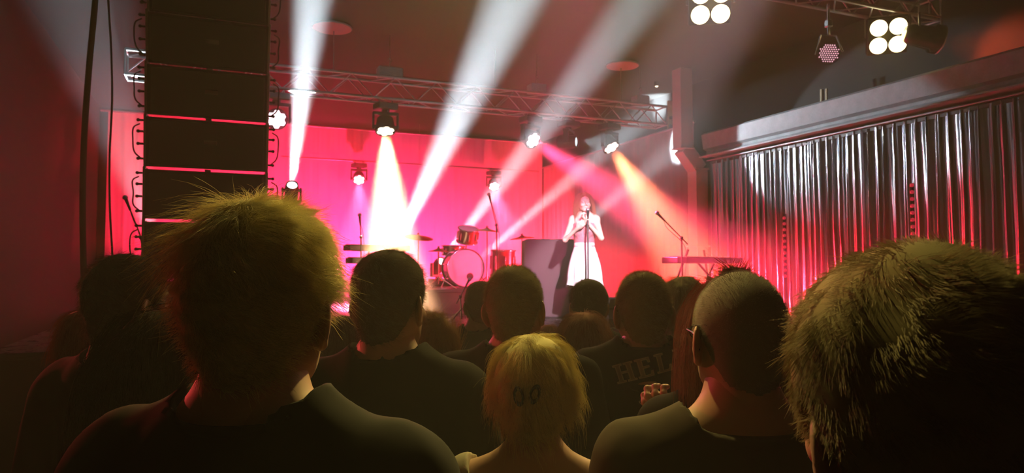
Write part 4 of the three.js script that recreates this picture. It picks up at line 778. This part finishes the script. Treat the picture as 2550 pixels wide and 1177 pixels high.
// the man with a printed shirt
{
  const cv = document.createElement('canvas'); cv.width = 512; cv.height = 640; const c = cv.getContext('2d');
  c.clearRect(0, 0, 512, 640); c.fillStyle = 'rgba(176,165,140,1)'; c.strokeStyle = 'rgba(176,165,140,1)'; c.textAlign = 'center';
  'HELL'.split('').forEach((ch, i) => { c.save(); c.translate(92 + i * 108, 225 - [0, 34, 62, 84][i]); c.rotate([-0.3, -0.27, -0.22, -0.16][i]); c.font = 'bold 150px serif'; c.lineWidth = 5; c.strokeText(ch, 0, 0); c.globalAlpha = 0.55; c.fillText(ch, 0, 0); c.restore(); });
  c.lineWidth = 6; c.lineCap = 'round';
  for (let k = 0; k < 26; k++) { const x = 90 + rnd() * 330, y = 250 + rnd() * 330; c.globalAlpha = 0.25 + 0.35 * rnd(); c.beginPath(); c.moveTo(x, y); c.bezierCurveTo(x + rr(-40, 40), y + rr(-60, 20), x + rr(-40, 60), y + rr(0, 50), x + rr(-30, 50), y + rr(10, 90)); c.stroke(); }
  const tex = new THREE.CanvasTexture(cv); tex.colorSpace = THREE.SRGBColorSpace;
  const printMat = new THREE.MeshStandardMaterial({ map: tex, transparent: true, roughness: 0.85 });
  person({ px: 1600, py: 682, d: 2.45, sex: 'man', style: 'buzz', hair: sandy, head: 1.12, turn: 0.05, shirt: [0.01, 0.009, 0.009], seed: 3, label: 'person with a crew cut whose black t-shirt back is printed HELL',
    extra: (t, hm, ms, sh) => {   // the print lies on the cloth: a grid dropped on the back of the shirt
      const g = new THREE.PlaneGeometry(0.3, 0.37, 28, 34), p = g.attributes.position, ray = new THREE.Raycaster(), m2 = new THREE.Mesh(sh.geometry, new THREE.MeshBasicMaterial({ side: THREE.DoubleSide }));
      for (let i = 0; i < p.count; i++) { const x = -p.getX(i) - 0.05, y = p.getY(i) + 1.33; ray.set(V(x + 0.02, y, -0.5), V(0, 0, 1)); const h = ray.intersectObject(m2)[0]; p.setXYZ(i, x + 0.02, y, (h ? h.point.z : -0.13) - 0.0025); }
      g.computeVertexNormals(); mesh('back_print', g, printMat, sh);
    } });
}
person({ px: 1092, py: 806, d: 2.45, sex: 'woman', style: 'updo', hair: [0.28, 0.16, 0.06], head: 0.97, turn: -0.2, bun: [0, 0.135, -0.05, 0.036], shirt: [0.03, 0.02, 0.02], seed: 4, label: 'person with reddish blond hair tied in a small bun, below the bass drum' });
person({ px: 1196, py: 706, d: 3.6, sex: 'man', style: 'crop', hair: ginger, head: 0.93, turn: 0.35, shirt: [0.015, 0.013, 0.013], seed: 5, hairMore: { count: 3000 }, label: 'slim person with a reddish crop, half hidden behind the crew cut, under the bass drum' });
person({ px: 1465, py: 702, d: 3.3, sex: 'man', style: 'crop', hair: dark, head: 0.97, turn: 0.1, shirt: [0.012, 0.012, 0.012], seed: 1, hairMore: { count: 3000, side: 0.008 }, label: 'person with round dark hair directly below the singer' });
person({ px: 1452, py: 790, d: 2.8, sex: 'woman', style: 'shaggy', hair: ginger, head: 1.03, turn: 0.1, shirt: [0.02, 0.015, 0.015], seed: 4, label: 'shorter person with reddish brown hair, between the blond bob and the round dark head' });
person({ px: 1366, py: 818, d: 3.75, sex: 'woman', style: 'shaggy', hair: [0.3, 0.12, 0.08], head: 0.9, turn: 0, shirt: [0.02, 0.015, 0.015], seed: 4, hairMore: { count: 2500 }, label: 'short person whose crown barely shows above the blond bob' });
person({ px: 1700, py: 702, d: 3.05, sex: 'woman', style: 'shaggy', hair: sandy, head: 1.05, turn: -0.1, shirt: [0.06, 0.045, 0.03], seed: 4, label: 'person with wavy sandy hair right of the printed shirt' });
person({ px: 868, py: 800, d: 2.9, sex: 'woman', style: 'shaggy', hair: dark, head: 1.0, turn: -0.4, shirt: [0.02, 0.013, 0.013], seed: 4, hairMore: { count: 3000 }, label: 'person in shadow, seen in the gap right of the spiky blond neck' });
person({ px: 246, py: 782, d: 2.3, sex: 'woman', style: 'shaggy', hair: ginger, head: 0.95, turn: -0.3, shirt: [0.02, 0.015, 0.015], seed: 4, hairMore: { count: 3000 }, label: 'short person with reddish hair at the far left, below the glasses wearer' });
person({ px: 440, py: 792, d: 1.32, sex: 'woman', style: 'longHair', hair: dark, head: 0.98, turn: -0.35, shirt: [0.05, 0.04, 0.028], seed: 4, label: 'person with long dark hair and a grey-brown top, left behind the spiky blond' });
// the woman with a bun and long strands, one hand laid over her own shoulder
{
  const Rarm = { elbow: [-0.02, 1.16, 0.2], wrist: [-0.15, 1.43, 0.085] }, over = handGeo(0.95);
  const body = bodyGeo(WOMAN, armsDown, { elbow: [0.1, 1.25, 0.2], wrist: [-0.09, 1.385, 0.13] }, [relaxed, over], [0, 0.4]);
  person({ px: 1815, py: 714, d: 1.66, sex: 'woman', style: 'longHair', hair: ginger, head: 1.0, turn: 0.1, bun: [0.0, 0.132, -0.03, 0.042], body, shirt: [0.014, 0.012, 0.012], seed: 4, hairMore: { count: 3600 }, label: 'person with a messy topknot and long reddish strands, half hidden by the shaved head' });
}

// ---------------------------------------------------------------- the singer
{
  const S = { ...WOMAN, limb: 0.82 }, grip = handGeo(1.0);
  const L = { elbow: [0.24, 1.15, 0.1], wrist: [0.06, 1.36, 0.21] }, R = { elbow: [0.25, 1.13, 0.07], wrist: [0.06, 1.28, 0.225] };
  const faceTo = Math.atan2(-SINGER.x, -SINGER.z) - 0.12, s = 1.65 / 1.75;
  const t = thing('person', 'singer on stage in a white flared skirt, holding a microphone to the mouth', 'person', [SINGER.x, SINGER.y, SINGER.z], faceTo); t.scale.setScalar(s);
  const hm = new THREE.Matrix4().compose(V(0, 1.75 - 0.125 / s, 0.0), new THREE.Quaternion().setFromEuler(new THREE.Euler(-0.08, 0.35, 0.06, 'YXZ')), V(1 / s, 1 / s, 1 / s));
  mesh('body', mergeGeometries([bodyGeo(S, L, R, [grip, grip], [0.6, -0.2], 0.012), kit.woman.head.clone().applyMatrix4(hm)]), phys([0.62, 0.42, 0.34], { roughness: 0.5 }), t);
  const P = bodyParts(S);
  mesh('bodice', fieldMesh((x, y, z) => smax(smax(P.torso(x, y, z) - 0.012 - 0.003 * noise3.noise(x * 40, y * 40, z * 40), y - 1.36 + 0.25 * Math.max(0, Math.abs(x) - 0.1), 0.01), 1.03 - y, 0.01), [-0.25, 1.0, -0.2], [0.25, 1.42, 0.22], 0.01), phys([0.5, 0.16, 0.2], { roughness: 0.6, sheen: 0.4 }), t);
  const sk = new THREE.CylinderGeometry(0.128, 0.235, 0.56, 160, 16, true), p = sk.attributes.position;
  for (let i = 0; i < p.count; i++) { const y = p.getY(i), k = 0.5 - y / 0.56, a = Math.atan2(p.getX(i), p.getZ(i)), r = Math.hypot(p.getX(i), p.getZ(i)), f = 1 + k * (0.1 * Math.sin(a * 11 + 0.8 * Math.sin(a * 3)) + 0.04 * Math.sin(a * 23 + 2)) + 0.16 * Math.sin(Math.PI * Math.min(1, k * 1.15)) ; p.setX(i, Math.sin(a) * r * f); p.setZ(i, Math.cos(a) * r * f * 0.85); p.setY(i, y + 0.02 * k * Math.sin(a * 5) + 0.79); }
  sk.computeVertexNormals();
  mesh('skirt', sk, phys([0.82, 0.8, 0.8], { roughness: 0.85, sheen: 0.4, side: THREE.DoubleSide }), t);
  mesh('waistband', lathe([[0.132, 1.03], [0.14, 1.05], [0.138, 1.09], [0.13, 1.1]], 40).scale(1, 1, 0.85), phys([0.8, 0.78, 0.78], { roughness: 0.7 }), t);
  for (const g of shoes) mesh('shoe', g, M.key, t);
  const st = { ...styles.longHair, count: 3500, width: 0.0008, len: [0.2, 0.3], seed: 3, flare: 0.05, keep: 0.012, comb: (q, n, out) => { out.set(q.x > 0 ? 1.2 : -1.2, -0.5, -0.8); out.addScaledVector(n, -out.dot(n)); return out.normalize(); } }, cg = hairCap(kit.woman.head, st), [mc, ms] = hairOf([0.3, 0.12, 0.07]);
  const hair = mesh('hair', cg.clone().applyMatrix4(hm), mc, t); mesh('hair_strands', strands(cg, st).applyMatrix4(hm), ms, hair).userData = { kind: 'stuff' };
  // her microphone on its straight stand
  t.updateMatrixWorld(true);
  const w = (x, y, z) => t.localToWorld(V(x, y, z)), foot = w(0.1, 0, 0.42), tip = w(0.07, 1.52, 0.17), low = w(0.08, 1.4, 0.27);
  const m = thing('microphone_stand', 'straight microphone stand in front of the singer, held at her mouth', 'microphone stand', [foot.x, foot.y, foot.z]);
  const loc = (v) => v.clone().sub(foot);
  mesh('base', lathe([[0, 0.025], [0.03, 0.025], [0.13, 0.012], [0.14, 0.004], [0.14, 0], [0, 0]], 28), M.black, m);
  mesh('upright', rod(V(0, 0.02, 0), loc(low).add(V(0, -0.02, 0)), 0.012, 10), M.black, m);
  const mic = mesh('microphone', rod(loc(low), loc(tip), 0.012, 12, 0.019), M.blackGloss, m);
  mesh('head_grille', new THREE.SphereGeometry(0.028, 14, 10).translate(...loc(tip).toArray()), M.steel, mic);
}
renderer.render(scene, camera);
